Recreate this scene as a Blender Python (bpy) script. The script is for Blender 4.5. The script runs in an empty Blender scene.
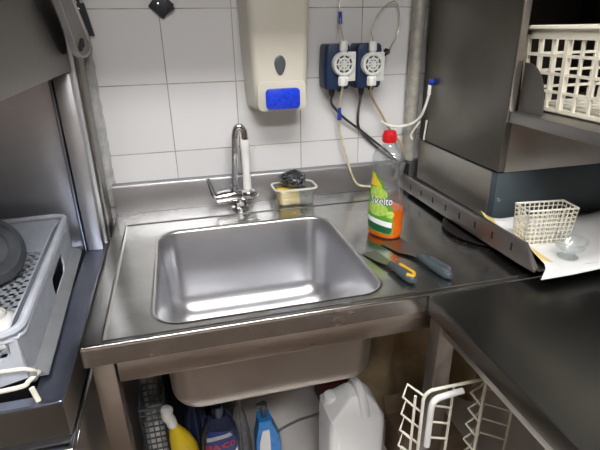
import bpy, bmesh, math, random
from mathutils import Vector, Matrix, Quaternion
random.seed(7)
SC = bpy.context.scene
COL = SC.collection
PI = math.pi

# ------------------------------------------------------------------ materials
def new_mat(name):
    m = bpy.data.materials.new(name); m.use_nodes = True
    nt = m.node_tree; b = nt.nodes['Principled BSDF']
    return m, nt, b
def N(nt, t, **k):
    n = nt.nodes.new(t)
    for a, v in k.items(): setattr(n, a, v)
    return n
def noise(nt, scale, detail=3, stretch=(1, 1, 1), rough=.55):
    tc = N(nt, 'ShaderNodeTexCoord'); mp = N(nt, 'ShaderNodeMapping')
    mp.inputs['Scale'].default_value = stretch
    nt.links.new(tc.outputs['Object'], mp.inputs['Vector'])
    n = N(nt, 'ShaderNodeTexNoise'); n.inputs['Scale'].default_value = scale
    n.inputs['Detail'].default_value = detail; n.inputs['Roughness'].default_value = rough
    nt.links.new(mp.outputs[0], n.inputs['Vector'])
    return n
def ramp(nt, src, stops):
    r = N(nt, 'ShaderNodeValToRGB')
    e = r.color_ramp.elements
    while len(e) < len(stops): e.new(.5)
    for q, (p, c) in zip(e, stops):
        q.position = p; q.color = (*c, 1) if len(c) == 3 else c
    nt.links.new(src, r.inputs[0]); return r
def plain(name, col, rough=.5, metal=0, var=.12, scale=25, bump=0, coat=0, spec=.5):
    m, nt, b = new_mat(name)
    n = noise(nt, scale)
    lo = tuple(c * (1 - var) for c in col); hi = tuple(min(1, c * (1 + var)) for c in col)
    r = ramp(nt, n.outputs['Fac'], [(.3, lo), (.7, hi)])
    nt.links.new(r.outputs[0], b.inputs['Base Color'])
    b.inputs['Roughness'].default_value = rough; b.inputs['Metallic'].default_value = metal
    b.inputs['Coat Weight'].default_value = coat
    b.inputs['Specular IOR Level'].default_value = spec
    if bump:
        bp = N(nt, 'ShaderNodeBump'); bp.inputs['Strength'].default_value = bump
        bp.inputs['Distance'].default_value = .002
        nt.links.new(n.outputs['Fac'], bp.inputs['Height']); nt.links.new(bp.outputs[0], b.inputs['Normal'])
    return m
def steel(name, col=(.56, .55, .53), rough=.28, stretch=(1, 14, 14), rvar=.1, stain=.12, bump=.012):
    m, nt, b = new_mat(name)
    b.inputs['Metallic'].default_value = 1
    br = noise(nt, 40, 4, stretch)                       # brushing
    st = noise(nt, 5, 6, (1, 1, 1), .65)                 # water stains, grease
    lo = tuple(c * (1 - stain) for c in col); hi = tuple(min(1, c * (1 + stain * .5)) for c in col)
    r = ramp(nt, st.outputs['Fac'], [(.35, lo), (.62, hi)])
    nt.links.new(r.outputs[0], b.inputs['Base Color'])
    ad = N(nt, 'ShaderNodeMath', operation='ADD'); nt.links.new(br.outputs['Fac'], ad.inputs[0]); nt.links.new(st.outputs['Fac'], ad.inputs[1])
    mr = N(nt, 'ShaderNodeMapRange'); mr.inputs['From Min'].default_value = .7; mr.inputs['From Max'].default_value = 1.3
    mr.inputs['To Min'].default_value = rough - rvar; mr.inputs['To Max'].default_value = rough + rvar
    nt.links.new(ad.outputs[0], mr.inputs['Value']); nt.links.new(mr.outputs[0], b.inputs['Roughness'])
    bp = N(nt, 'ShaderNodeBump'); bp.inputs['Strength'].default_value = bump; bp.inputs['Distance'].default_value = .001
    nt.links.new(br.outputs['Fac'], bp.inputs['Height']); nt.links.new(bp.outputs[0], b.inputs['Normal'])
    return m
def clear_plastic(name, col=(.93, .95, .96), gloss=.08, rough=.08, haze=.08):
    m = bpy.data.materials.new(name); m.use_nodes = True; nt = m.node_tree; nt.nodes.clear()
    out = N(nt, 'ShaderNodeOutputMaterial')
    tr = N(nt, 'ShaderNodeBsdfTransparent'); tr.inputs[0].default_value = (*col, 1)
    gl = N(nt, 'ShaderNodeBsdfGlossy'); gl.inputs['Roughness'].default_value = rough
    df = N(nt, 'ShaderNodeBsdfDiffuse'); df.inputs[0].default_value = (*col, 1)
    lw = N(nt, 'ShaderNodeLayerWeight'); lw.inputs['Blend'].default_value = .35
    mr = N(nt, 'ShaderNodeMapRange'); mr.inputs['To Min'].default_value = gloss; mr.inputs['To Max'].default_value = .5
    nt.links.new(lw.outputs['Facing'], mr.inputs['Value'])
    nn = noise(nt, 30, 3); hz = N(nt, 'ShaderNodeMath', operation='MULTIPLY'); hz.inputs[1].default_value = haze * 2
    nt.links.new(nn.outputs['Fac'], hz.inputs[0])
    m1 = N(nt, 'ShaderNodeMixShader'); nt.links.new(hz.outputs[0], m1.inputs[0]); nt.links.new(tr.outputs[0], m1.inputs[1]); nt.links.new(df.outputs[0], m1.inputs[2])
    m2 = N(nt, 'ShaderNodeMixShader'); nt.links.new(mr.outputs[0], m2.inputs[0]); nt.links.new(m1.outputs[0], m2.inputs[1]); nt.links.new(gl.outputs[0], m2.inputs[2])
    nt.links.new(m2.outputs[0], out.inputs[0]); return m

def tile_mat():
    m, nt, b = new_mat('white_wall_tiles')
    tc = N(nt, 'ShaderNodeTexCoord'); sp = N(nt, 'ShaderNodeSeparateXYZ'); nt.links.new(tc.outputs['Object'], sp.inputs[0])
    ds, ids = [], []
    for ax, off in (('X', 0.0), ('Z', 1.0256 % .2)):
        a = N(nt, 'ShaderNodeMath', operation='SUBTRACT'); a.inputs[1].default_value = off; nt.links.new(sp.outputs[ax], a.inputs[0])
        d = N(nt, 'ShaderNodeMath', operation='DIVIDE'); d.inputs[1].default_value = .2; nt.links.new(a.outputs[0], d.inputs[0])
        f = N(nt, 'ShaderNodeMath', operation='FLOOR'); nt.links.new(d.outputs[0], f.inputs[0]); ids.append(f)
        ad = N(nt, 'ShaderNodeMath', operation='ADD'); ad.inputs[1].default_value = .5; nt.links.new(d.outputs[0], ad.inputs[0])
        fr = N(nt, 'ShaderNodeMath', operation='FRACT'); nt.links.new(ad.outputs[0], fr.inputs[0])
        s = N(nt, 'ShaderNodeMath', operation='SUBTRACT'); s.inputs[1].default_value = .5; nt.links.new(fr.outputs[0], s.inputs[0])
        ab = N(nt, 'ShaderNodeMath', operation='ABSOLUTE'); nt.links.new(s.outputs[0], ab.inputs[0]); ds.append(ab)
    mn = N(nt, 'ShaderNodeMath', operation='MINIMUM'); nt.links.new(ds[0].outputs[0], mn.inputs[0]); nt.links.new(ds[1].outputs[0], mn.inputs[1])
    g = N(nt, 'ShaderNodeMapRange'); g.inputs['From Min'].default_value = .005; g.inputs['From Max'].default_value = .010
    nt.links.new(mn.outputs[0], g.inputs['Value'])
    cb = N(nt, 'ShaderNodeCombineXYZ'); nt.links.new(ids[0].outputs[0], cb.inputs[0]); nt.links.new(ids[1].outputs[0], cb.inputs[2])
    wn = N(nt, 'ShaderNodeTexWhiteNoise'); nt.links.new(cb.outputs[0], wn.inputs['Vector'])
    tr = ramp(nt, wn.outputs['Value'], [(0, (.655, .655, .66)), (1, (.695, .695, .70))])
    gn = noise(nt, 9, 3)
    gr = ramp(nt, gn.outputs['Fac'], [(.35, (.25, .20, .15)), (.65, (.50, .46, .41))])
    mx = N(nt, 'ShaderNodeMixRGB'); nt.links.new(g.outputs[0], mx.inputs[0]); nt.links.new(gr.outputs[0], mx.inputs[1]); nt.links.new(tr.outputs[0], mx.inputs[2])
    nt.links.new(mx.outputs[0], b.inputs['Base Color'])
    rr = N(nt, 'ShaderNodeMapRange'); rr.inputs['To Min'].default_value = .8; rr.inputs['To Max'].default_value = .28
    nt.links.new(g.outputs[0], rr.inputs['Value']); nt.links.new(rr.outputs[0], b.inputs['Roughness'])
    bp = N(nt, 'ShaderNodeBump'); bp.inputs['Strength'].default_value = .4; bp.inputs['Distance'].default_value = .001
    nt.links.new(g.outputs[0], bp.inputs['Height']); nt.links.new(bp.outputs[0], b.inputs['Normal'])
    return m
def emit(name, col, s):
    m = bpy.data.materials.new(name); m.use_nodes = True; nt = m.node_tree; nt.nodes.clear()
    o = N(nt, 'ShaderNodeOutputMaterial'); e = N(nt, 'ShaderNodeEmission'); e.inputs[0].default_value = (*col, 1); e.inputs[1].default_value = s
    nt.links.new(e.outputs[0], o.inputs[0]); return m

M = dict(
    tile=tile_mat(),
    top=steel('worktop_steel', (.60, .597, .58), .23, (1, 9, 9), .06, .16),
    basin=steel('basin_steel', (.63, .63, .65), .34, (1, 16, 16), .03, .05),
    splash=steel('splashback_steel', (.35, .35, .36), .38, (1, 12, 12), .05, .08),
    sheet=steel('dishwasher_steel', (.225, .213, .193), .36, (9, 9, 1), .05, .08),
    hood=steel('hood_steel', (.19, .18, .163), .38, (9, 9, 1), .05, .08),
    chamber=steel('chamber_steel', (.60, .61, .635), .46, (9, 9, 1), .05, .10),
    rim=steel('machine_rim_steel', (.36, .39, .48), .34, (9, 1, 9), .05, .14),
    table=plain('table_steel', (.27, .27, .26), .27, 1, .05, 4),
    legs=steel('leg_steel', (.50, .47, .44), .36, (12, 12, 1), .07, .08),
    fascia=steel('front_panel_steel', (.49, .435, .38), .33, (1, 12, 12), .07, .10),
    rail=steel('tray_steel', (.36, .35, .34), .38, (9, 1, 9), .06, .12),
    chrome=steel('chrome', (.72, .72, .73), .10, (1, 1, 1), .04, .05, 0),
    lower=steel('lower_panel_steel', (.56, .54, .50), .46, (9, 9, 1), .05, .06),
    slot=steel('dark_strip_steel', (.10, .094, .085), .42, (9, 9, 1), .05, .1),
    basinout=steel('basin_outside_steel', (.50, .455, .41), .42, (1, 16, 16), .04, .08),
    wooldark=plain('steel_wool_core', (.02, .02, .022), .7, 0, .4, 200),
    tubrim=plain('milky_tub_rim', (.62, .62, .58), .35, 0, .05, 30),
    lower2=steel('table_leg_steel', (.33, .30, .27), .36, (12, 12, 1), .05, .08),
    foil=plain('foil_wrap', (.40, .385, .34), .5, .35, .2, 40, .6),
    bluegrey=plain('slate_blue_enamel', (.055, .075, .09), .45, 0, .1, 12),
    ivory=plain('ivory_plastic', (.78, .74, .62), .4, 0, .04, 20),
    ivorywire=plain('ivory_coated_wire', (.82, .79, .68), .4, 0, .06, 30),
    white=plain('white_plastic', (.82, .82, .80), .35, 0, .04, 20),
    offwhite=plain('off_white_pump_plastic', (.66, .67, .64), .4, 0, .1, 60),
    cream=plain('cream_dispenser_plastic', (.62, .595, .51), .35, 0, .02, 10),
    dgrey=plain('dark_grey_plastic', (.075, .085, .10), .35, 0, .1, 30),
    mgrey=plain('grey_plastic', (.24, .25, .265), .5, 0, .07, 30, .1),
    rackgrey=plain('grey_rack_plastic', (.50, .535, .60), .5, 0, .07, 30, .1),
    lidgrey=plain('smoky_grey_plastic', (.11, .12, .135), .4, 0, .15, 30),
    black=plain('black_plastic', (.012, .012, .014), .4, 0, .2, 30),
    navyblack=plain('black_wall_bracket', (.012, .015, .022), .5, 0, .2, 30),
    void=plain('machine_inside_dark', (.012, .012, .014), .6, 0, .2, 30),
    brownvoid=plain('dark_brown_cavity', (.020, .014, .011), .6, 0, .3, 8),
    bluelabel=plain('blue_soap_label', (.012, .05, .62), .25, 0, .35, 90),
    pumpblue=plain('blue_pump_plastic', (.005, .022, .068), .45, 0, .12, 30),
    blueclip=plain('blue_sleeve_plastic', (.02, .05, .36), .35, 0, .1, 30),
    tubing=clear_plastic('clear_tubing', (.86, .83, .74), .12, .2, .38),
    yellowtube=plain('yellowed_tubing', (.56, .50, .34), .35, 0, .2, 40),
    ambertube=plain('amber_tubing', (.42, .30, .17), .35, 0, .2, 40),
    hose=plain('white_hose', (.72, .71, .66), .4, 0, .08, 40),
    plaster=plain('grey_filler', (.42, .42, .41), .8, 0, .2, 40, .8),
    bottle=clear_plastic('clear_bottle_plastic', (.94, .96, .97), .10, .07, .06),
    tub=clear_plastic('translucent_tub_plastic', (.92, .94, .91), .05, .2, .09),
    glass=clear_plastic('drinking_glass', (.94, .96, .96), .05, .14, .04),
    red=plain('red_cap_plastic', (.55, .012, .018), .35, 0, .06, 30),
    sponge=plain('yellow_sponge', (.86, .60, .04), .9, 0, .12, 160, .6),
    paper=plain('white_paper_sheet', (.70, .70, .70), .6, 0, .05, 14, .15),
    ygold=plain('yellowed_paper', (.70, .56, .22), .6, 0, .2, 14),
    yellow=plain('yellow_bottle_plastic', (.72, .52, .02), .35, 0, .06, 20),
    navy=plain('navy_bottle_plastic', (.012, .018, .05), .25, 0, .1, 20),
    cyan=plain('bright_blue_packaging', (.02, .22, .62), .35, 0, .2, 50),
    mat=plain('brown_reflection_mat', (.075, .05, .035), .8, 0, .2, 20),
    lightbag=plain('pale_plastic_bag', (.55, .54, .52), .35, 0, .2, 30),
    backdrop=plain('black_backdrop', (.012, .013, .018), .3, 0, .2, 20),
    bag=plain('grey_plastic_bag', (.20, .195, .20), .35, 0, .3, 30),
    jug=plain('white_canister_plastic', (.88, .89, .90), .4, 0, .03, 10),
    card=plain('brown_cardboard', (.22, .155, .10), .85, 0, .15, 14),
    tan=plain('tan_cardboard', (.34, .28, .22), .85, 0, .12, 14),
    sheetbrown=plain('brown_tarpaulin', (.40, .31, .18), .7, 0, .25, 10),
    floor=plain('beige_kitchen_floor', (.80, .765, .74), .45, 0, .14, 5),
    roomwall=plain('dim_room_wall', (.17, .105, .065), .7, 0, .08, 3),
    sidewall=plain('side_wall', (.16, .145, .13), .7, 0, .08, 3),
    ceil=plain('ceiling_paint', (.40, .39, .37), .8, 0, .04, 3),
    scour=plain('black_steel_wool', (.22, .22, .235), .3, .8, .6, 300),
    handleg=plain('spatula_grey_grip', (.05, .066, .076), .45, 0, .15, 60),
    handley=plain('spatula_yellow_grip', (.62, .36, .02), .45, 0, .12, 60),
    pan=plain('dark_brown_pan', (.03, .025, .023), .30, .3, .2, 20),
    ceramic=plain('white_ceramic', (.80, .80, .78), .15, 0, .03, 10, 0, .5),
    lgreen=plain('label_green', (.10, .34, .03), .4, 0, .25, 60),
    lyell=plain('label_yellow', (.75, .55, .03), .4, 0, .2, 60),
    llime=plain('label_lime', (.42, .62, .10), .4, 0, .25, 120),
    ldark=plain('label_dark_green', (.01, .10, .035), .4, 0, .2, 60),
    lwhite=plain('label_white', (.85, .86, .85), .4, 0, .02, 20),
    lnavy=plain('label_navy', (.01, .03, .16), .4, 0, .1, 20),
    lred=plain('label_red', (.5, .03, .03), .4, 0, .1, 20),
    lsky=plain('label_sky_blue', (.12, .30, .62), .4, 0, .4, 60),
    lgrey=plain('label_silver_grey', (.42, .44, .48), .4, 0, .1, 60),
    redbox=plain('dark_red_plastic', (.09, .012, .012), .5, 0, .1, 20),
    lamp=emit('fluorescent_diffuser', (1, .985, .97), 32),
)
def liquid():
    m = bpy.data.materials.new('orange_detergent'); m.use_nodes = True; nt = m.node_tree; b = nt.nodes['Principled BSDF']
    n = noise(nt, 20); r = ramp(nt, n.outputs['Fac'], [(.3, (.68, .10, .003)), (.7, (.85, .18, .006))])
    nt.links.new(r.outputs[0], b.inputs['Base Color'])
    b.inputs['Transmission Weight'].default_value = .12; b.inputs['IOR'].default_value = 1.33; b.inputs['Roughness'].default_value = .12
    return m
M['liquid'] = liquid()
M['lamp_fill'] = emit('fill_lamp_diffuser', (1, .985, .97), 41)

# ------------------------------------------------------------------ mesh helpers
def origin_of(p):
    v = Vector((0, 0, 0))
    while p is not None: v = v + p.location; p = p.parent
    return v
def obj(name, bm, mat, parent=None, at=None, sharp=35, dbl=True):
    """link bm (world coordinates) as ONE mesh object; its origin goes to the parent's base or to `at`"""
    if dbl: bmesh.ops.remove_doubles(bm, verts=bm.verts, dist=1e-5)
    bmesh.ops.recalc_face_normals(bm, faces=bm.faces)
    me = bpy.data.meshes.new(name)
    base = origin_of(parent) if parent is not None else Vector(at or (0, 0, 0))
    bmesh.ops.translate(bm, verts=bm.verts, vec=-base)
    bm.to_mesh(me); bm.free()
    for mm in (mat if isinstance(mat, (list, tuple)) else [mat]): me.materials.append(mm)
    for p in me.polygons: p.use_smooth = True
    me.set_sharp_from_angle(angle=math.radians(sharp))
    o = bpy.data.objects.new(name, me); COL.objects.link(o)
    if parent is not None: o.parent = parent
    else: o.location = base
    return o
def tag(o, label, cat, group=None, kind=None):
    o['label'] = label; o['category'] = cat
    if group: o['group'] = group
    if kind: o['kind'] = kind
    return o
def thing(name, label, cat, loc, group=None):
    o = bpy.data.objects.new(name, None); COL.objects.link(o); o.location = loc; o.empty_display_size = .05
    return tag(o, label, cat, group)
def struct(o):
    o['kind'] = 'structure'; return o
def B(): return bmesh.new()
def box(bm, x0, x1, y0, y1, z0, z1, bev=0, seg=2, mi=0, rot=None):
    vs = [bm.verts.new((x, y, z)) for x in (x0, x1) for y in (y0, y1) for z in (z0, z1)]
    F = [(0, 1, 3, 2), (4, 6, 7, 5), (0, 4, 5, 1), (2, 3, 7, 6), (0, 2, 6, 4), (1, 5, 7, 3)]
    fs = [bm.faces.new([vs[i] for i in f]) for f in F]
    for f in fs: f.material_index = mi
    if rot is not None:
        c = Vector(((x0 + x1) / 2, (y0 + y1) / 2, (z0 + z1) / 2))
        for v in vs: v.co = c + rot @ (v.co - c)
    if bev:
        es = list({e for f in fs for e in f.edges})
        r = bmesh.ops.bevel(bm, geom=es, offset=bev, segments=seg, affect='EDGES', profile=.5)
        for f in r['faces']: f.material_index = mi
    return bm
def loft(bm, loops, cap0=True, cap1=True, closed=True, mi=0):
    R = [[bm.verts.new(p) for p in l] for l in loops]
    n = len(R[0])
    for a, b in zip(R, R[1:]):
        for i in range(n if closed else n - 1):
            j = (i + 1) % n
            try: bm.faces.new((a[i], a[j], b[j], b[i])).material_index = mi
            except ValueError: pass
    if cap0: bm.faces.new(R[0][::-1]).material_index = mi
    if cap1: bm.faces.new(R[-1]).material_index = mi
    return R
def rrect(x0, x1, y0, y1, r, z, k=6):
    pts = []
    for cx, cy, a0 in ((x1 - r, y1 - r, 0), (x0 + r, y1 - r, 90), (x0 + r, y0 + r, 180), (x1 - r, y0 + r, 270)):
        for i in range(k + 1):
            a = math.radians(a0 + 90 * i / k); pts.append((cx + r * math.cos(a), cy + r * math.sin(a), z))
    return pts
def smooth(pts, n=8, closed=False):
    P = [Vector(p) for p in pts]; out = []
    m = len(P)
    for i in range(m if closed else m - 1):
        if closed: a, b, c, d = P[i - 1], P[i], P[(i + 1) % m], P[(i + 2) % m]
        else: a, b, c, d = P[max(i - 1, 0)], P[i], P[i + 1], P[min(i + 2, m - 1)]
        for k in range(n):
            t = k / n
            out.append(.5 * ((2 * b) + (c - a) * t + (2 * a - 5 * b + 4 * c - d) * t * t + (3 * b - a - 3 * c + d) * t ** 3))
    if not closed: out.append(P[-1])
    return out
def tube(bm, pts, r, seg=8, closed=False, mi=0, flat=None):
    P = [Vector(p) for p in pts]; n = len(P)
    T = []
    for i in range(n):
        a = P[i - 1] if (closed or i > 0) else P[i]; b = P[(i + 1) % n] if (closed or i < n - 1) else P[i]
        d = b - a; T.append(d.normalized() if d.length > 1e-9 else Vector((0, 0, 1)))
    u = T[0].orthogonal().normalized(); loops = []
    for i in range(n):
        if i:
            q = T[i - 1].rotation_difference(T[i]); u = q @ u
        u = (u - T[i] * u.dot(T[i])).normalized(); v = T[i].cross(u)
        rr = r[i] if isinstance(r, (list, tuple)) else r
        loops.append([P[i] + rr * (math.cos(2 * PI * k / seg) * u + math.sin(2 * PI * k / seg) * v) for k in range(seg)])
    if closed: loops.append(loops[0]); loft(bm, loops, False, False, mi=mi)
    else: loft(bm, loops, mi=mi)
    return bm
def lathe(bm, prof, c=(0, 0, 0), axis=(0, 0, 1), seg=32, mi=0, cap=True):
    q = Vector((0, 0, 1)).rotation_difference(Vector(axis).normalized()); c = Vector(c)
    loops = [[c + q @ Vector((r * math.cos(2 * PI * k / seg), r * math.sin(2 * PI * k / seg), h)) for k in range(seg)] for r, h in prof]
    loft(bm, loops, cap, cap, mi=mi); return bm
def text_mesh(s, size, fn, mat, name, parent, ext=0):
    cu = bpy.data.curves.new('t', 'FONT'); cu.body = s; cu.size = size; cu.align_x = 'CENTER'; cu.align_y = 'CENTER'; cu.resolution_u = 2
    cu.offset = ext
    to = bpy.data.objects.new('t', cu); COL.objects.link(to)
    dg = bpy.context.evaluated_depsgraph_get(); dg.update()
    me = bpy.data.meshes.new_from_object(to.evaluated_get(dg))
    bm = B(); bm.from_mesh(me)
    bpy.data.objects.remove(to); bpy.data.meshes.remove(me)
    bmesh.ops.triangulate(bm, faces=bm.faces)
    for v in bm.verts: v.co = fn(v.co.x, v.co.y)
    return obj(name, bm, mat, parent, dbl=False)
def patch(fn, outline, name, mat, parent, nr=6):
    """filled decal: outline in (u,v) scaled towards its centre, mapped by fn(u,v)"""
    cx = sum(p[0] for p in outline) / len(outline); cy = sum(p[1] for p in outline) / len(outline)
    bm = B(); loops = []
    for k in range(nr):
        s = 1 - k / nr
        loops.append([fn(cx + (x - cx) * s, cy + (y - cy) * s) for x, y in outline])
    R = loft(bm, loops, False, False)
    c = bm.verts.new(fn(cx, cy)); n = len(outline)
    for i in range(n): bm.faces.new((R[-1][i], R[-1][(i + 1) % n], c))
    return obj(name, bm, mat, parent)
def dense(pts, n=4):
    out = []
    for a, b in zip(pts, pts[1:] + pts[:1]):
        for k in range(n): out.append((a[0] + (b[0] - a[0]) * k / n, a[1] + (b[1] - a[1]) * k / n))
    return out
def circ(cx, cy, r, n=20, ry=None):
    return [(cx + r * math.cos(2 * PI * i / n), cy + (ry or r) * math.sin(2 * PI * i / n)) for i in range(n)]

# ------------------------------------------------------------------ room
def wall(name, a, mat):
    return struct(obj(name, box(B(), *a), mat))
wall('wall_back', (-2.2, 2.6, 0, .12, 0, 2.6), M['tile'])
wall('wall_left', (-2.3, -2.2, -3.6, .12, 0, 2.6), M['sidewall'])
wall('wall_right', (2.6, 2.7, -3.6, .12, 0, 2.6), M['sidewall'])
wall('wall_front', (-2.3, 2.7, -3.7, -3.6, 0, 2.6), M['roomwall'])
wall('floor', (-2.3, 2.7, -3.7, .12, -.1, 0), M['floor'])
wall('ceiling', (-2.3, 2.7, -3.7, .12, 2.6, 2.7), M['ceil'])
# crumbling filler between the left machine and the tiles
bm = B(); pts = []
loops = []
zz = .87
while zz < 1.5:
    w = .010 + .008 * random.random(); d = .012 + .010 * random.random()
    loops.append([(-.203 - w, -.0005, zz), (-.203 - w, -d, zz), (-.197, -d * .8, zz), (-.190 + .004 * random.random(), -.0005, zz)])
    zz += .012 + .01 * random.random()
loft(bm, loops); struct(obj('trim_1', bm, M['plaster']))

# ceiling lights
def ceiling_lamp(x, y, lab, mat):
    t = thing('ceiling_lamp', lab, 'lamp', (x, y, 2.6))
    obj('housing', box(B(), x - .65, x + .65, y - .16, y + .16, 2.545, 2.5995, .008), M['white'], t)
    obj('diffuser', box(B(), x - .62, x + .62, y - .13, y + .13, 2.525, 2.544, .006), mat, t)
LAMPS = [(.12, -1.40, 'long white fluorescent ceiling lamp over the sink', M['lamp']), (.12, -2.45, 'added ceiling fill lamp farther from the tiled wall', M['lamp_fill'])]  # the farther lamp is an unseen fill light, added for brightness
m_ = obj('reflection_mat', box(B(), -.9, 1.1, -2.5, -.95, .0005, .012, .004), M['mat'], at=(.1, -1.7, 0)); tag(m_, 'unseen brown mat added to tint the reflection in the sink front', 'mat')  # unseen mat added to give the sink front a brown reflection
for a in LAMPS: ceiling_lamp(*a)
# unseen shelf added over the sink to keep the lamp off the upper tiles
t = thing('added_shade_shelf', 'unseen steel shelf added to shade the upper tiles', 'shelf', (.3, 0, 1.68))
obj('blocker_board', box(B(), -1.0, 1.6, -.50, -.001, 1.68, 1.715, .004), M['sheet'], t)
for x in (-.6, .35, 1.2):
    bm = B(); loft(bm, [[(xx, -.001, 1.679), (xx, -.36, 1.679), (xx, -.001, 1.56)] for xx in (x, x + .02)]); obj('blocker_bracket', bm, M['sheet'], t)

# ------------------------------------------------------------------ sink unit
ZC = .85; ZR = .8483
XL, XR, YF, YB = -.196, 1.36, -.711, -.030
sink = thing('sink_unit', 'stainless steel sink unit with a deep rectangular basin against the tiles', 'sink', (.3, -.35, 0))
bx0, bx1, by0, by1 = -.070, .416, -.672, -.210
K = 8
def ring_from(hole, rect, z):
    cx, cy = (bx0 + bx1) / 2, (by0 + by1) / 2; x0, x1, y0, y1 = rect; out = []
    for (x, y, _) in hole:
        dx, dy = x - cx, y - cy; ts = []
        if dx: ts.append(((x1 if dx > 0 else x0) - cx) / dx)
        if dy: ts.append(((y1 if dy > 0 else y0) - cy) / dy)
        s = min(q for q in ts if q > 0); out.append([cx + dx * s, cy + dy * s, z])
    for (X, Y) in ((x0, y0), (x1, y0), (x0, y1), (x1, y1)):      # snap the nearest point on to each corner
        i = min(range(len(out)), key=lambda k: (out[k][0] - X) ** 2 + (out[k][1] - Y) ** 2); out[i][0], out[i][1] = X, Y
    return [tuple(p) for p in out]
def seg_rect(x0, x1, y0, y1, r, z):      # rounded rect with subdivided straights
    base = rrect(x0, x1, y0, y1, r, z, K); out = []
    for i, p in enumerate(base):
        out.append(p); q = base[(i + 1) % len(base)]
        L = math.dist(p, q)
        if L > .1:
            for k in range(1, 8): out.append(tuple(p[j] + (q[j] - p[j]) * k / 8 for j in range(3)))
    return out
hole = seg_rect(bx0, bx1, by0, by1, .058, ZR)
bm = B()
E = (XL, XR, YF, YB)
ins = lambda e, d: (e[0] + d, e[1] - d, e[2] + d, e[3] - d)
R1 = (-.157, 1.30, -.695, -.134)
loft(bm, [ring_from(hole, ins(E, .004), .809), ring_from(hole, E, .807), ring_from(hole, E, .810), ring_from(hole, E, .842), ring_from(hole, E, .845), ring_from(hole, ins(E, .0007), .8475), ring_from(hole, ins(E, .0022), .8493), ring_from(hole, ins(E, .005), ZC), ring_from(hole, ins(E, .007), ZC), ring_from(hole, ins(R1, -.007), ZC),
          ring_from(hole, ins(R1, -.004), ZC), ring_from(hole, ins(R1, -.002), ZC + .001), ring_from(hole, R1, ZC), ring_from(hole, ins(R1, .003), ZR), ring_from(hole, ins(R1, .005), ZR), [(p[0], p[1], ZR) for p in seg_rect(bx0 - .009, bx1 + .009, by0 - .009, by1 + .009, .064, ZR)],
          [(p[0], p[1], ZR) for p in seg_rect(bx0 - .006, bx1 + .006, by0 - .006, by1 + .006, .062, ZR)],
          [(p[0], p[1], ZR + .001) for p in seg_rect(bx0 - .003, bx1 + .003, by0 - .003, by1 + .003, .06, ZR)], hole], False, False)
obj('worktop', bm, M['top'], sink, sharp=28)
bm = B(); loops = []
d = .0
prof = [(0, ZR), (.003, .842), (.006, .80), (.010, .70), (.012, .645)]
for k in range(1, 9):
    a = PI / 2 * k / 8; prof.append((.012 + .055 * (1 - math.cos(a)), .645 - .055 * math.sin(a)))
for i, z in prof: loops.append(seg_rect(bx0 + i, bx1 - i, by0 + i, by1 - i, max(.058 - i * .35, .03), z))
# the floor falls gently to the drain
cx, cy = .17, -.44
for s in (.75, .5, .28, .10):
    loops.append([(cx + (p[0] - cx) * s, cy + (p[1] - cy) * s, .590 - .006 * (1 - s)) for p in loops[4 + 8]])
loft(bm, loops, False, True)
bas = obj('basin', bm, [M['basinout'], M['basin']], sink, sharp=60)
md = bas.modifiers.new('sheet', 'SOLIDIFY'); md.thickness = .0016; md.offset = 1; md.material_offset = 1
bm = B(); lathe(bm, [(.001, .586), (.034, .586), (.036, .5875), (.031, .5885), (.02, .5868), (.001, .5866)], (cx, cy, 0)); obj('drain', bm, M['chrome'], sink)
# splashback: sheet with a folded top lip
bm = B(); pf = [(-.002, .8501), (-.030, .8501), (-.030, .932), (-.027, .938), (-.022, .940), (-.002, .940)]
loft(bm, [[(x, y, z) for y, z in pf] for x in (XL, XR)]); obj('splashback', bm, M['splash'], sink)
obj('front_apron', box(B(), -.143, 1.30, -.6985, -.680, .752, .8065, .002), M['fascia'], sink)
for sx in (-1, 1):
    x0 = -.146 if sx < 0 else 1.27
    obj('side_apron', box(B(), x0 - .02, x0, -.68, -.06, .752, .8065, .002), M['legs'], sink)
for (x, y) in ((-.187, -.700), (1.29, -.700), (-.187, -.09), (1.29, -.09)):
    obj('leg', box(B(), x, x + .04, y, y + .04, .02, .8065, .003), M['fascia'], sink)
    obj('foot', box(B(), x + .004, x + .036, y + .004, y + .036, .0, .0195, .003), M['black'], sink)

# ------------------------------------------------------------------ tap
tap = thing('sink_tap', 'chrome lever tap with a white spout sleeve behind the basin', 'tap', (.185, -.078, ZC))
bm = B(); lathe(bm, [(.001, .8502), (.028, .8502), (.028, .856), (.020, .859), (.018, .872), (.001, .872)], (.180, -.078, 0)); obj('base', bm, M['chrome'], tap)
bm = B(); P = [(.105, -.086, .889), (.118, -.085, .890), (.150, -.082, .893), (.178, -.079, .893), (.192, -.078, .893)]
tube(bm, P, [.017, .020, .020, .021, .018], 20); 
tube(bm, [(.18, -.078, .872), (.18, -.078, .893)], .017, 20)
tube(bm, [(.142, -.083, .892), (.147, -.083, .892)], .0215, 20); obj('body', bm, M['chrome'], tap)
bm = B(); P = smooth([(.112, -.088, .892), (.100, -.090, .905), (.092, -.092, .932), (.085, -.094, .960)], 6)
tube(bm, P, [.011 - .006 * i / (len(P) - 1) for i in range(len(P))], 12); obj('lever', bm, M['chrome'], tap)
bm = B(); P = [(.168, -.078, .90), (.168, -.078, .93), (.173, -.078, 1.03)] + smooth([(.176, -.079, 1.075), (.181, -.08, 1.097), (.192, -.081, 1.104), (.203, -.082, 1.092), (.206, -.083, 1.066)], 6)
tube(bm, P, .0105, 16)
tube(bm, [(.166, -.078, .902), (.166, -.078, .925)], .014, 18); obj('spout', bm, M['chrome'], tap)
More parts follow.
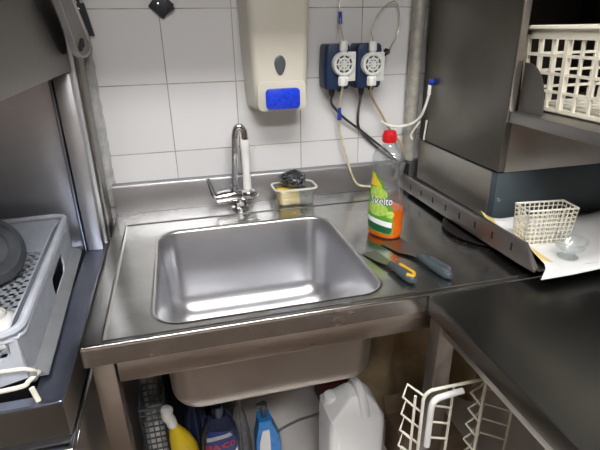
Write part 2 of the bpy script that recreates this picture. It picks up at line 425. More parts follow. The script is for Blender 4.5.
bm = B(); lathe(bm, [(.001, 1.066), (.0115, 1.066), (.0135, 1.060), (.0145, 1.035), (.0125, 1.030), (.012, 1.01), (.011, .96), (.0125, .93), (.0125, .912), (.001, .912)], (.205, -.083, 0)); sl = obj('spout_sleeve', bm, M['white'], tap); sl['label'] = 'white plastic sleeve'
bm = B(); lathe(bm, [(.001, .913), (.012, .913), (.025, .906), (.029, .898), (.029, .888), (.024, .882), (.001, .882)], (.207, -.085, 0), seg=28)
for k in range(28):
    a = 2 * PI * k / 28; x, y = .207 + .029 * math.cos(a), -.085 + .029 * math.sin(a)
    box(bm, x - .0015, x + .0015, y - .0015, y + .0015, .889, .897)
obj('spray_head', bm, M['chrome'], tap)
bm = B(); tube(bm, [(.217, -.085, 1.046), (.228, -.087, 1.046)], .0025, 10)
lathe(bm, [(.001, 0), (.006, .001), (.007, .005), (.006, .009), (.001, .010)], (.228, -.087, 1.046), (1, -.15, 0), 14); obj('knob', bm, M['glass'], tap)

# ------------------------------------------------------------------ tub with sponges and steel wool
x0, x1, y0, y1 = .288, .422, -.122, -.036
tub = thing('plastic_tub', 'small clear plastic tub behind the basin right of the tap', 'tub', (.355, -.079, ZC))
bm = B(); W = .0015; Zb = ZC + .0005
def tl(i, z): return rrect(x0 + i, x1 - i, y0 + i, y1 - i, max(.02 - i * .3, .008), z, 5)
loft(bm, [tl(.012, Zb), tl(.009, Zb + .002), tl(.002, ZC + .052), tl(.004, ZC + .052), tl(.011, Zb + .004)], True, True); obj('tub_body', bm, M['tub'], tub)
bm = B(); rim = [Vector(p) for p in rrect(x0 - .001, x1 + .001, y0 - .001, y1 + .001, .022, ZC + .055, 5)]
tube(bm, rim, .0035, 8, True); obj('rim', bm, M['tubrim'], tub)
def blob_box(bm, a, bev): box(bm, *a, bev, 3)
o = obj('sponge', box(B(), .302, .368, -.1095, -.050, Zb + .0048, ZC + .024, .006, 3), M['sponge'], at=(.335, -.08, ZC + .005)); tag(o, 'yellow sponge lying lowest inside the clear tub', 'sponge', 'sponges in the tub')
o = obj('sponge', box(B(), .301, .366, -.111, -.052, ZC + .0245, ZC + .046, .006, 3), M['sponge'], at=(.335, -.08, ZC + .025)); tag(o, 'yellow sponge lying on top of another inside the clear tub', 'sponge', 'sponges in the tub')
def wool(c, rad, n, lab, seed):
    rnd = random.Random(seed); bm = B(); pts = []
    c = Vector(c)
    for i in range(n):
        a = rnd.uniform(0, 2 * PI); h = rnd.uniform(-1, 1); q = math.sqrt(1 - h * h); s = .72 + .28 * rnd.random()
        lob = 1 + .16 * math.sin(3 * a + seed)
        pts.append(c + Vector((rad[0] * q * math.cos(a) * s * lob, rad[1] * q * math.sin(a) * s, rad[2] * h * s)))
    for i in range(0, n - 3, 3):
        p = smooth([pts[i], pts[i + 1], pts[i + 2]], 4)
        tube(bm, p, .0011, 4)
    r = bmesh.ops.create_icosphere(bm, subdivisions=3, radius=1)
    for v in r['verts']:
        d = 1 + rnd.uniform(-.12, .12); v.co = c + Vector((v.co.x * rad[0] * .84 * d, v.co.y * rad[1] * .84 * d, v.co.z * rad[2] * .84 * d))
        for f_ in v.link_faces: f_.material_index = 1
    o = obj('steel_wool_pad', bm, [M['scour'], M['wooldark']], at=(c.x, c.y, c.z - rad[2]), sharp=80, dbl=False)
    return tag(o, lab, 'scouring pad', 'steel wool pads in the tub')
wool((.386, -.078, ZC + .0285), (.0225, .026, .0225), 240, 'grey steel wool pad low inside the right end of the clear tub', 1)
wool((.355, -.077, ZC + .0790), (.045, .034, .030), 520, 'black steel wool pad piled on top of the clear tub', 5)

# ------------------------------------------------------------------ soap dispenser
dsp = thing('soap_dispenser', 'cream wall soap dispenser with a blue label above the tap', 'soap dispenser', (.30, 0, 1.16))
bm = B(); secs = []
for z, dy, w0, w1 in ((1.150, .070, .232, .372), (1.154, .088, .229, .376), (1.165, .102, .227, .379), (1.20, .112, .224, .383), (1.26, .114, .222, .385), (1.34, .114, .218, .389), (1.42, .112, .215, .392), (1.50, .108, .213, .394), (1.53, .09, .216, .391)):
    w0 += .013; w1 += .012
    l = [(w0 - .010, -.001, z), (w0 - .008, -dy * .45, z)]
    for k in range(7):
        a = PI - (PI / 2) * k / 6; r = .022; l.append((w0 + r + r * math.cos(a), -dy + r - r * math.sin(a), z))
    for k in range(7):
        a = PI / 2 - (PI / 2) * k / 6; l.append((w1 - r + r * math.cos(a), -dy + r - r * math.sin(a), z))
    l += [(w1 + .003, -dy * .45, z), (w1 + .004, -.001, z)]
    secs.append(l)
loft(bm, secs); obj('body', bm, M['cream'], dsp, sharp=50)
F = lambda off: (lambda u, v: Vector((u, -.1142 - off, v)))
drop = []
for i in range(28):
    a = 2 * PI * i / 28; s, c = math.sin(a), math.cos(a)
    drop.append((.313 + .0165 * c * (1 - .25 * max(0, -s)), 1.278 + (.0235 if s > 0 else .030) * s))
bm = B(); loft(bm, [[(x, -.1105, z) for x, z in drop], [(x, -.1165, z) for x, z in drop], [(.313 + (x - .313) * .8, -.1185, 1.276 + (z - 1.276) * .8) for x, z in drop]]); w = obj('viewing_window', bm, M['dgrey'], dsp); w['label'] = 'dark grey drop shaped window'
def rr2(x0, x1, z0, z1, r): return [(p[0], p[1]) for p in rrect(x0, x1, z0, z1, r, 0, 5)]
pl = rr2(.246, .388, 1.150, 1.232, .016)
bm = B(); loft(bm, [[(x, -.095, z) for x, z in pl], [(x, -.1155, z) for x, z in pl], [(.317 + (x - .317) * .97, -.1170, 1.19 + (z - 1.19) * .97) for x, z in pl]]); p = obj('push_bar', bm, M['cream'], dsp)
pl = rr2(.268, .368, 1.155, 1.213, .012)
bm = B(); loft(bm, [[(x, -.1185, z) for x, z in pl], [(x, -.1225, z) for x, z in pl], [(.317 + (x - .317) * .95, -.1235, 1.184 + (z - 1.184) * .95) for x, z in pl]]); p = obj('label_plate', bm, M['bluelabel'], dsp); p['label'] = 'bright blue label plate'

# ------------------------------------------------------------------ dosing pumps
def pump(xc, zc, hx, x0, x1, lab):
    t = thing('dosing_pump', lab, 'pump', (xc, 0, 1.2), 'blue dosing pumps on the tiles')
    bm = B(); lo = rrect(x0, x1, -.075, -.0008, .012, 0, 4)
    secs = []
    for z, s in ((1.197, .86), (1.205, .97), (1.24, 1), (1.30, .97), (1.318, .93), (1.325, .80)):
        cxm = (x0 + x1) / 2; secs.append([(cxm + (p[0] - cxm) * s, p[1] * (.8 + .2 * s), z) for p in lo])
    loft(bm, secs); obj('housing', bm, M['pumpblue'], t)
    hd = (hx, -.076, zc)
    bm = B(); lathe(bm, [(.001, 0), (.0345, 0), (.0345, .012), (.032, .018), (.026, .018), (.024, .015), (.001, .015)], hd, (0, -1, 0), 32); h = obj('pump_head', bm, M['offwhite'], t)
    bm = B()
    for k in range(8):
        a = 2 * PI * k / 8; ca, sa = math.cos(a), math.sin(a)
        tube(bm, [(hx + .008 * ca, -.0925, zc + .008 * sa), (hx + .026 * ca, -.0925, zc + .026 * sa)], .0022, 6)
    tube(bm, [(hx + .016 * math.cos(2 * PI * k / 24), -.0925, zc + .016 * math.sin(2 * PI * k / 24)) for k in range(24)], .002, 6, True)
    lathe(bm, [(.001, .0), (.008, .0), (.008, .006), (.001, .006)], (hx, -.0905, zc), (0, -1, 0), 16); obj('roller_grille', bm, M['offwhite'], h)
    bm = B()
    lathe(bm, [(.020, .0), (.0245, .0), (.0245, .0004), (.020, .0004)], (hx, -.0912, zc), (0, -1, 0), 24, cap=False)
    for k in range(8):
        a = 2 * PI * (k + .5) / 8; ca, sa = math.cos(a), math.sin(a)
        tube(bm, [(hx + .0105 * ca, -.0912, zc + .0105 * sa), (hx + .013 * ca, -.0912, zc + .013 * sa)], .0026, 6)
        tube(bm, [(hx + .019 * ca, -.0912, zc + .019 * sa), (hx + .0225 * ca, -.0912, zc + .0225 * sa)], .0028, 6)
    obj('grille_slots', bm, M['dgrey'], h)
    bm = B(); lathe(bm, [(.001, 0), (.009, 0), (.010, .004), (.0125, .006), (.0125, .028), (.010, .032), (.001, .032)], (hx, -.082, zc + .032), (0, 0, 1), 12); obj('outlet_fitting', bm, M['offwhite'], t)
    bm = B(); lathe(bm, [(.001, 0), (.013, 0), (.0155, .004), (.0155, .024), (.012, .028), (.001, .028)], (hx, -.084, zc - .062), (0, 0, 1), 8); obj('inlet_fitting', bm, M['white'], t)
    obj('mounting_plate', box(B(), hx + .013, hx + .040, -.084, -.0765, zc - .050, zc + .034, .003), M['offwhite'], t)
    bm = B(); lathe(bm, [(.001, 0), (.006, 0), (.010, .016), (.010, .026), (.001, .026)], (x0 + .032, -.04, 1.171), (0, 0, 1), 14); g = obj('cable_gland', bm, M['black'], t)
    bm = B(); lathe(bm, [(.001, 0), (.009, 0), (.009, .010), (.001, .010)], (x1 - .022, -.04, 1.187), (0, 0, 1), 14); obj('button', bm, M['black'], t)
    return t
pump(.485, 1.270, .512, .459, .540, 'blue dosing pump with a pale round head, nearer the soap dispenser')
pump(.590, 1.267, .604, .556, .642, 'blue dosing pump with a pale round head, nearer the dishwasher')

def line(name, pts, r, mat, lab, cat, seg=8, n=8, group=None, at=None):
    bm = B(); tube(bm, smooth(pts, n), r, seg); o = obj(name, bm, mat, at=at or pts[-1]); return tag(o, lab, cat, group)
line('power_cable', [(.491, -.04, 1.172), (.491, -.035, 1.158), (.50, -.03, 1.14), (.54, -.022, 1.10), (.60, -.02, 1.055), (.65, -.02, 1.015), (.700, -.03, .975), (.728, -.04, .945)], .0042, M['black'], 'black power cable running from the dosing pump nearer the soap dispenser', 'cable', group='pump power cables')
line('power_cable', [(.588, -.04, 1.172), (.589, -.032, 1.15), (.590, -.015, 1.10), (.598, -.010, 1.06), (.622, -.009, 1.03), (.66, -.0075, .995), (.700, -.012, .965), (.722, -.022, .943)], .0042, M['black'], 'black power cable hanging from the dosing pump nearer the dishwasher', 'cable', group='pump power cables')
plug = thing('power_plug', 'black plug block low on the wall behind the bottle', 'plug', (.735, -.03, .88))
obj('plug_body', box(B(), .715, .765, -.066, -.031, .890, .942, .006), M['black'], plug)
line('dosing_tube', [(.512, -.082, 1.335), (.514, -.05, 1.37), (.520, -.02, 1.42), (.514, -.012, 1.50), (.51, -.01, 1.6)], .0022, M['tubing'], 'thin clear tube with a blue sleeve rising from the dosing pump nearer the soap dispenser', 'tube')
bm = B(); tube(bm, [(.5185, -.034, 1.380), (.521, -.022, 1.412)], .0055, 10); o = obj('tube_sleeve', bm, M['blueclip'], at=(.519, -.03, 1.38)); tag(o, 'small dark blue sleeve on the thin tube above the dosing pump', 'sleeve')
line('dosing_tube', [(.604, -.082, 1.332), (.612, -.05, 1.36), (.635, -.03, 1.40), (.665, -.02, 1.428), (.700, -.015, 1.440), (.718, -.014, 1.40), (.712, -.018, 1.35), (.690, -.028, 1.318), (.678, -.038, 1.302)], .0022, M['tubing'], 'thin clear tube looping up from the dosing pump nearer the dishwasher', 'tube')
v = thing('tube_clip', 'small black clip beside the right dosing pump head', 'clip', (.664, -.05, 1.30))
bm = B(); tube(bm, [(.645, -.082, 1.293), (.664, -.06, 1.299)], .005, 10); lathe(bm, [(.001, 0), (.009, .001), (.011, .008), (.008, .016), (.001, .017)], (.661, -.052, 1.292), (.3, 0, 1), 14); obj('clip_body', bm, M['black'], v)
line('dosing_tube', [(.512, -.084, 1.207), (.514, -.06, 1.17), (.517, -.04, 1.13), (.522, -.036, 1.06), (.545, -.036, .98), (.565, -.038, .915), (.585, -.045, .878), (.620, -.05, .868), (.66, -.055, .866)], .0038, M['yellowtube'], 'yellowed tube dropping from the left dosing pump to the worktop', 'tube')
bm = B(); tube(bm, [(.5165, -.043, 1.137), (.519, -.037, 1.098)], [.005, .0075], 10); o = obj('tube_sleeve', bm, M['blueclip'], at=(.519, -.04, 1.10)); tag(o, 'dark blue sleeve on the yellowed tube below the dosing pump', 'sleeve')
line('dosing_tube', [(.604, -.084, 1.204), (.612, -.06, 1.18), (.635, -.035, 1.15), (.665, -.028, 1.11), (.700, -.026, 1.055), (.73, -.026, 1.022), (.745, -.03, 1.0), (.748, -.034, .985)], .0038, M['ambertube'], 'amber tube slanting from the right dosing pump toward the dishwasher', 'tube')
val = thing('water_valve', 'small blue valve with white nut on the dishwasher side', 'valve', (.79, -.11, 1.207))
bm = B(); lathe(bm, [(.001, 0), (.008, 0), (.010, .004), (.010, .012), (.007, .015), (.001, .015)], (.7975, -.112, 1.210), (-1, 0, 0), 18); obj('valve_knob', bm, M['blueclip'], val)
bm = B(); lathe(bm, [(.001, 0), (.0055, 0), (.0055, .030), (.001, .030)], (.787, -.111, 1.172), (.02, 0, 1), 10); obj('valve_nut', bm, M['white'], val)
line('water_hose', [(.787, -.111, 1.172), (.781, -.108, 1.14), (.772, -.10, 1.105), (.755, -.08, 1.080), (.725, -.062, 1.068), (.69, -.048, 1.070), (.66, -.044, 1.085)], .0044, M['hose'], 'white hose curving from the blue valve across the tiles', 'hose')
line('drip_hose', [(.771, -.100, 1.088), (.760, -.09, 1.065), (.752, -.08, 1.040), (.757, -.085, 1.028)], .0034, M['hose'], 'short white hose stub hanging below the curving hose', 'hose')
line('drip_hose', [(.7945, -.100, 1.09), (.7945, -.095, 1.06), (.7945, -.09, 1.025)], .0034, M['hose'], 'short straight white hose beside the dishwasher corner', 'hose')
bm = B(); loops = []
for k in range(40):
    z = .945 + k * .015; r = .020 + (.002 if k % 2 else 0) + .0015 * random.random()
    loops.append([(.776 + r * math.cos(2 * PI * j / 14), -.0245 + r * math.sin(2 * PI * j / 14), z + .003 * math.sin(j)) for j in range(14)])
loft(bm, loops); o = obj('foil_wrapped_pipe', bm, M['foil'], at=(.776, -.0245, .945)); tag(o, 'crinkled foil wrapped pipe in the corner behind the dishwasher', 'pipe')

# wall hooks
h = thing('wall_hook', 'black square plate turned on its corner on the upper tiles', 'hook', (.008, 0, 1.43))
rot = Matrix.Rotation(math.radians(42), 3, 'Y')
obj('plate', box(B(), -.016, .034, -.012, -.0008, 1.408, 1.458, .003, rot=rot), M['navyblack'], h)
for (x, z) in ((.001, 1.436), (.020, 1.446)):
    bm = B(); lathe(bm, [(.001, 0), (.0035, 0), (.003, .002), (.001, .0025)], (x, -.012, z), (0, -1, 0), 12); obj('screw', bm, M['chrome'], h)
bm = B(); tube(bm, [(.020, -.010, 1.412), (.043, -.014, 1.427)], .0035, 8); obj('peg', bm, M['black'], h)
h = thing('hanging_spatula', 'black tapered spatula hanging on the tiles beside the raised hood', 'spatula', (-.185, 0, 1.36))
bm = B(); loft(bm, [[(-.212, y, 1.437), (-.187, y, 1.440), (-.174, y, 1.358), (-.190, y, 1.360)] for y in (-.001, -.014)]); obj('grip', bm, M['navyblack'], h)
bm = B(); tube(bm, [(-.201, -.007, 1.436), (-.203, -.007, 1.50)], .006, 8); obj('stem', bm, M['navyblack'], h)
bm = B(); lathe(bm, [(.001, 0), (.003, 0), (.003, .0015), (.001, .002)], (-.202, -.014, 1.425), (0, -1, 0), 10); obj('rivet', bm, M['chrome'], h)

# ------------------------------------------------------------------ washing-up liquid bottle
BX, BY = .531, -.392
nrm = Vector((-.88, -.475, 0)).normalized(); tan = Vector((-nrm.y, nrm.x, 0))     # label faces left; tan is the wide axis
bot = thing('detergent_bottle', 'clear detergent bottle with red cap and orange liquid right of the basin', 'bottle', (BX, BY, ZR))
SEC = [(0, .040, .027, 0), (.004, .046, .032, 0), (.012, .048, .034, 0), (.05, .048, .034, 0), (.085, .048, .034, 0), (.115, .046, .032, .0), (.140, .043, .029, -.001), (.160, .041, .027, -.001), (.180, .042, .027, 0), (.200, .045, .029, 0), (.215, .044, .029, 0), (.228, .037, .027, 0), (.238, .026, .022, 0), (.246, .0155, .0155, 0), (.252, .0135, .0135, 0), (.262, .0135, .0135, 0)]
def interp(z):
    for a, b in zip(SEC, SEC[1:]):
        if a[0] <= z <= b[0]:
            t = (z - a[0]) / (b[0] - a[0]); t2 = t
            return tuple(a[i] + (b[i] - a[i]) * t2 for i in (1, 2, 3))
    return SEC[-1][1:]
def surf(ang, z, off=0, sc=1):      # ang from label normal, towards tan
    a, b, s = interp(min(max(z, 0), .262)); e = 2.4
    c, sn = math.cos(ang), math.sin(ang)
    u = (b * sc + off) * math.copysign(abs(c) ** (2 / e), c); v = (a * sc + off) * math.copysign(abs(sn) ** (2 / e), sn) + s
    return Vector((BX, BY, ZR + .0003 + z)) + nrm * u + tan * v
bm = B(); zs = [q[0] for q in SEC]; ZS = []
for a, b in zip(zs, zs[1:]): ZS += [a, (a + b) / 2]
ZS.append(zs[-1])
loft(bm, [[surf(2 * PI * k / 40, z) for k in range(40)] for z in ZS]); obj('bottle_body', bm, M['bottle'], bot, sharp=60)
bm = B(); zl = [.0045, .012, .03, .05, .07, .083]
loft(bm, [[surf(2 * PI * k / 40, z, .00012, 1) for k in range(40)] for z in zl]); l = obj('liquid', bm, M['liquid'], bot, sharp=60); l['label'] = 'orange washing-up liquid in the bottle'
bm = B(); prof = [(.001, .254), (.0165, .254), (.017, .256), (.017, .274), (.0155, .281), (.012, .283), (.001, .283)]
lathe(bm, [(r, z + ZR) for r, z in prof], (BX - .001, BY, 0), seg=28)
for k in range(28):
    a = 2 * PI * k / 28; x, y = BX - .001 + .017 * math.cos(a), BY + .017 * math.sin(a); box(bm, x - .0009, x + .0009, y - .0009, y + .0009, ZR + .257, ZR + .273)
c = obj('cap', bm, M['red'], bot); c['label'] = 'ribbed red cap'
RL = .040
def lab(off):                        # (u along the label in metres, v height) -> bottle surface
    return lambda u, v: surf(u / RL, v, off)
body_out = dense([(-.052, .020), (.030, .014), (.040, .022), (.040, .05), (.034, .085), (.022, .120), (.004, .155), (-.015, .176), (-.040, .180), (-.052, .15)], 6)
L = patch(lab(.0006), body_out, 'label', M['lgreen'], bot, 8); L['label'] = 'green and yellow lemon label'
yl = dense([(-.045, .142), (.006, .140), (.001, .150), (-.015, .172), (-.038, .176), (-.047, .15)], 5)
patch(lab(.0010), yl, 'label_band', M['lyell'], L)
patch(lab(.0010), dense([(-.045, .022), (.029, .018), (.036, .026), (.037, .050), (-.045, .044)], 6), 'label_foot', M['ldark'], L)
patch(lab(.0013), circ(-.004, .124, .024, 24, .016), 'lime_slice', M['llime'], L)
patch(lab(.0013), circ(-.002, .082, .026, 24, .019), 'lime_slice', M['llime'], L)
patch(lab(.0014), circ(.030, .072, .011, 16, .010), 'lime_slice', M['llime'], L)
patch(lab(.0014), dense([(-.030, .044), (.036, .035), (.036, .050), (-.030, .057)], 5), 'label_strip', M['lwhite'], L)
def sv(off):
    return lambda x, y: surf((x * .86 + .0085) / RL, .106 + y * 1.25 + x * .10, off)
text_mesh('Svelto', .0245, sv(.0019), M['lnavy'], 'lettering_outline', L, .0012)
text_mesh('Svelto', .0245, sv(.0025), M['lwhite'], 'lettering', L, .0001)

# ------------------------------------------------------------------ spatulas
def spatula(tip, end, wtip, wneck, lab, hmat, accent):
    tip = Vector(tip); end = Vector(end); d = (end - tip); Ld = d.length; d.normalize(); s = Vector((-d.y, d.x, 0)); base = (tip.x, tip.y, ZR)
    t = thing('spatula', lab, 'spatula', ((tip.x + end.x) / 2, (tip.y + end.y) / 2, ZR), 'spatulas on the worktop')
    P = lambda u, w, h: tip + d * u + s * w + Vector((0, 0, h))
    bl = Ld * .50
    bm = B(); prof = [(0, wtip, .0006), (.003, wtip, .0008), (bl * .6, wtip * .80, .004), (bl * .85, wneck * 1.5, .0065), (bl * 1.08, wneck * .8, .0085)]
    loft(bm, [[P(u, -w, h), P(u, w, h), P(u, w, h + .0014), P(u, -w, h + .0014)] for u, w, h in prof]); obj('blade', bm, M['rail'], t)
    hl = Ld - bl; sec = [(0, .007, .006), (.08, .010, .0085), (.22, .0095, .0085), (.45, .0125, .010), (.72, .0145, .011), (.92, .0125, .010), (1, .006, .006)]
    def hs(f0, w, h, cz, a0=0, a1=2 * PI, sc=1, k=14):
        return [P(bl + f0 * hl, w * sc * math.cos(a0 + (a1 - a0) * i / k), cz + h * sc * math.sin(a0 + (a1 - a0) * i / k)) for i in range(k)]
    bm = B(); loft(bm, [hs(f0, w, h, .0112) for f0, w, h in sec]); obj('grip', bm, hmat, t)
    if accent:
        ac = []
        A = smooth([P(bl + .28 * hl, .009, .018), P(bl + .5 * hl, .0095, .0195), P(bl + .8 * hl, .0105, .0195), P(bl + .92 * hl, 0, .0195), P(bl + .8 * hl, -.0085, .0205)], 5)
        bm = B(); tube(bm, A, .0042, 8); g = obj('grip_inlay', bm, accent, t); g['label'] = 'inlay on the grip'
    return t
spatula((.446, -.488, ZR + .0004), (.480, -.668, ZR + .0004), .020, .008, 'narrow spatula with yellow and grey grip near the basin edge', M['handleg'], M['handley'])
spatula((.527, -.446, ZR + .0004), (.566, -.672, ZR + .0004), .034, .008, 'wide bladed spatula with an all grey grip', M['handleg'], M['dgrey'])

# dark shallow pan partly under the tray rail
p = thing('shallow_pan', 'dark round shallow pan partly under the dishwasher tray', 'pan', (.83, -.45, ZR))
bm = B(); lathe(bm, [(.001, ZR + .0004), (.118, ZR + .0004), (.130, ZR + .009), (.133, ZR + .010), (.130, ZR + .0105), (.116, ZR + .003), (.001, ZR + .003)], (.826, -.452, 0), seg=48); obj('pan_body', bm, M['pan'], p)

# ------------------------------------------------------------------ tray under the dishwasher
ZT = .880
tr = thing('drip_tray', 'slotted steel tray rail that carries the dishwasher', 'tray', (1.0, -.35, ZC))
bm = B()
loft(bm, [[(.738, y, ZT), (.738, y, ZT - .0015), (1.36, y, ZT - .0015), (1.36, y, ZT)] for y in (-.735, -.035)]); obj('tray_plate', bm, M['rail'], tr)
# rail: tall folded edge with slanted near end
bm = B(); y0, y1 = -.722, -.035
def rl(y, zt, zb): return [(.7345, y, zb), (.7345, y, zt), (.7365, y, zt + .003), (.744, y, zt + .003), (.744, y, zt), (.7375, y, zt), (.7375, y, zb)]
loft(bm, [rl(y1, .906, .8585), rl(-.35, .912, .862), rl(-.682, .921, .869), rl(y0 - .004, .876, .872)]); obj('rail', bm, M['rail'], tr)
for i in range(8):
    y = -.14 - .072 * i; z = .884 - .010 * (y + .35) / .35 * 1.0 + .004
    obj('slot', box(B(), .7336, .7344, y - .0028, y + .0028, z - .008, z + .010), M['void'], tr)
for (x, y) in ((.99, -.66), (1.33, -.66), (.99, -.10), (1.33, -.10)):
    obj('foot', box(B(), x - .015, x + .015, y - .015, y + .015, ZR + .0003 if x < 1.3 else ZC + .0002, ZT - .0018, .002), M['black'], tr)

# ------------------------------------------------------------------ countertop dishwasher (right)
DX0, DX1, DY0, DY1 = .800, 1.36, -.476, -.052
dw = thing('countertop_dishwasher', 'steel countertop dishwasher with its door open, right of the sink', 'dishwasher', (1.08, -.27, ZT))
obj('base_band', box(B(), DX0 + .004, DX1, DY0 + .004, DY1, ZT + .0005, 1.018, .002), M['bluegrey'], dw)
obj('lower_side_panel', box(B(), DX0 + .0005, DX0 + .0035, -.448, -.054, ZT + .006, 1.016, .001), M['lower'], dw)
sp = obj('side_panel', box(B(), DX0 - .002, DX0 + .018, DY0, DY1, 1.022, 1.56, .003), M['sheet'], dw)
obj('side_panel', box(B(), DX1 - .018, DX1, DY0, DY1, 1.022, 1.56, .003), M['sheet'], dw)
obj('front_panel', box(B(), DX0 + .0185, DX1 - .0185, DY0 + .001, DY0 + .015, 1.019, 1.158, .002), M['legs'], dw)
obj('corner_post', box(B(), DX0 - .001, DX0 + .017, DY0 - .0035, DY0 - .0003, 1.150, 1.56, .001), M['legs'], dw)
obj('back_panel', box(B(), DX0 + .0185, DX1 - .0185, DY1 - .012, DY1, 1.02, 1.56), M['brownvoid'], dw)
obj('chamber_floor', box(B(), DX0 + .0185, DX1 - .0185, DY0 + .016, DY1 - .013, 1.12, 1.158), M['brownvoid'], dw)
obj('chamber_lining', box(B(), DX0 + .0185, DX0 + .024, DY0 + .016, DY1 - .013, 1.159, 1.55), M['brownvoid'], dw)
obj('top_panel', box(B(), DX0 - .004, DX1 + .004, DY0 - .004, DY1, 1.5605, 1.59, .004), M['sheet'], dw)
dr = obj('door', box(B(), DX0 + .003, DX1 - .005, DY0 - .36, DY0 - .005, 1.150, 1.177, .003), M['rail'], dw)
bm = B(); arc = [(DY0 - .006, 1.1775)] + [(DY0 - .006 - .082 * math.sin(a) ** .8, 1.1775 + .112 * math.cos(a)) for a in [i * PI / 2 / 10 for i in range(11)]]
loft(bm, [[(x, y, z) for y, z in arc] for x in (DX0 + .022, DX0 + .025)]); obj('door_cheek', bm, M['sheet'], dr)
bm = B(); lathe(bm, [(.001, 0), (.006, 0), (.005, .003), (.001, .004)], (DX0 + .016, DY0 + .004, .945), (0, -1, 0), 14); obj('screw', bm, M['chrome'], dw)
# rack pulled out on the open door
def grid_basket(t, name_body, x0, x1, y0, y1, z0, z1, nx, ny, nz, bar, mat, taper=0, rimh=.02, bottom=True, wide=None):
    bm = B()
    def P(x, y, z):
        s = 1 + taper * (z - z1) / (z1 - z0); cx, cy = (x0 + x1) / 2, (y0 + y1) / 2
        return Vector((cx + (x - cx) * s, cy + (y - cy) * s, z))
    def bar_(a, b, w=bar):
        tube(bm, [a, b], w, 4)
    for iz in range(nz + 1):
        z = z0 + (z1 - z0) * iz / nz
        c = [P(x0, y0, z), P(x1, y0, z), P(x1, y1, z), P(x0, y1, z)]
        for a, b in zip(c, c[1:] + c[:1]): bar_(a, b, bar * (1.3 if iz in (0, nz) else 1))
    for i in range(nx + 1):
        x = x0 + (x1 - x0) * i / nx
        for y in (y0, y1): bar_(P(x, y, z0), P(x, y, z1), bar * (wide if wide and i % 3 == 0 else 1))
        if bottom: bar_(P(x, y0, z0), P(x, y1, z0))
    for j in range(ny + 1):
        y = y0 + (y1 - y0) * j / ny
        for x in (x0, x1): bar_(P(x, y, z0), P(x, y, z1), bar * (wide if wide and j % 3 == 0 else 1))
        if bottom: bar_(P(x0, y, z0), P(x1, y, z0))
    return bm
rk = thing('glass_rack', 'large white plastic rack on the open dishwasher door', 'rack', (1.03, -.62, 1.177))
obj('rack_sides', grid_basket(rk, '', .862, 1.23, -.815, -.43, 1.187, 1.345, 9, 9, 4, .0044, M['ivory'], .04, wide=1.7), M['ivory'], rk, dbl=False)
bm = B(); c = rrect(.856, 1.236, -.821, -.424, .03, 0, 5)
loft(bm, [[(x, y, 1.340) for x, y, _ in c], [(x, y, 1.362) for x, y, _ in c], [(1.046 + (x - 1.046) * .965, -.6225 + (y + .6225) * .965, 1.362) for x, y, _ in c], [(1.046 + (x - 1.046) * .965, -.6225 + (y + .6225) * .965, 1.340) for x, y, _ in c], [(x, y, 1.340) for x, y, _ in c]], False, False)
tube(bm, [Vector((1.046 + (x - 1.046) * 1.012, -.6225 + (y + .6225) * 1.012, 1.364)) for x, y, _ in c], .006, 6, True); obj('rack_rim', bm, M['ivory'], rk)
bm = B()
for x in (.885, 1.056, 1.225): box(bm, x - .01, x + .01, -.80, -.49, 1.1775, 1.185, .002)
obj('runner', bm, M['ivory'], rk)

# ------------------------------------------------------------------ paper, cutlery basket and glass on the tray
def paper_z(x, y): return ZT + .0015 + .0012 * (math.sin(31 * x) * math.sin(27 * y) + 1)
bm = B(); nx, ny = 30, 24; V = []
for j in range(ny + 1):
    row = []
    for i in range(nx + 1):
        u, w = i / nx, j / ny
        x = .748 + u * .60; yf = -.770 + .014 * math.sin(5 * u) + .01 * u; y = yf + w * (-.497 - yf)
        z = paper_z(x, y)
        if w < .16: z -= (.16 - w) ** 1.5 * .10 * (1 - .5 * u)
        if u < .12: z += (.12 - u) ** 2 * 2.6 * min(1, w * 2.2 + .1); 
        if w < .10 and u < .3: x -= .034 * (1 - w / .10) * (1 - u / .3) ** 3
        if w > .92: z += (w - .92) * .25 * (.5 + .5 * math.sin(9 * u))
        row.append(bm.verts.new((x, y, z)))
    V.append(row)
for j in range(ny):
    for i in range(nx):
        f = bm.faces.new((V[j][i], V[j][i + 1], V[j + 1][i + 1], V[j + 1][i])); f.material_index = 1 if i < 2 and j > 3 else 0
o = obj('paper_sheet', bm, [M['paper'], M['ygold']], at=(1.0, -.65, ZT), sharp=70)
md = o.modifiers.new('thick', 'SOLIDIFY'); md.thickness = .0008
tag(o, 'white paper sheet with curled front edge on the dishwasher tray', 'paper')
cb = thing('cutlery_basket', 'small ivory grid basket standing on the white paper', 'basket', (.85, -.57, ZT + .004))
rotz = Matrix.Rotation(math.radians(-7), 3, 'Z')
bm = grid_basket(cb, '', -.062, .062, -.028, .028, 0, .088, 10, 4, 8, .00135, M['ivorywire'], .10)
for v in bm.verts: v.co = rotz @ v.co + Vector((.845, -.608, ZT + .0055))
obj('grid', bm, M['ivorywire'], cb, dbl=False)
bm = B()
tube(bm, [rotz @ Vector(p) + Vector((.845, -.608, ZT + .0055)) for p in ((-.062, -.028, .088), (.062, -.028, .088), (.062, .028, .088), (-.062, .028, .088))], .0026, 6, True); obj('rim', bm, M['ivorywire'], cb)
gl = thing('glass_bowl', 'small clear glass bowl in front of the grid basket', 'bowl', (.855, -.665, ZT + .004))
bm = B(); zb = ZT + .0048
lathe(bm, [(.001, zb), (.020, zb), (.022, zb + .003), (.012, zb + .008), (.013, zb + .011), (.030, zb + .026), (.036, zb + .044), (.0345, zb + .044), (.028, zb + .027), (.010, zb + .013), (.001, zb + .013)], (.838, -.704, 0), seg=32); obj('bowl_body', bm, M['glass'], gl)

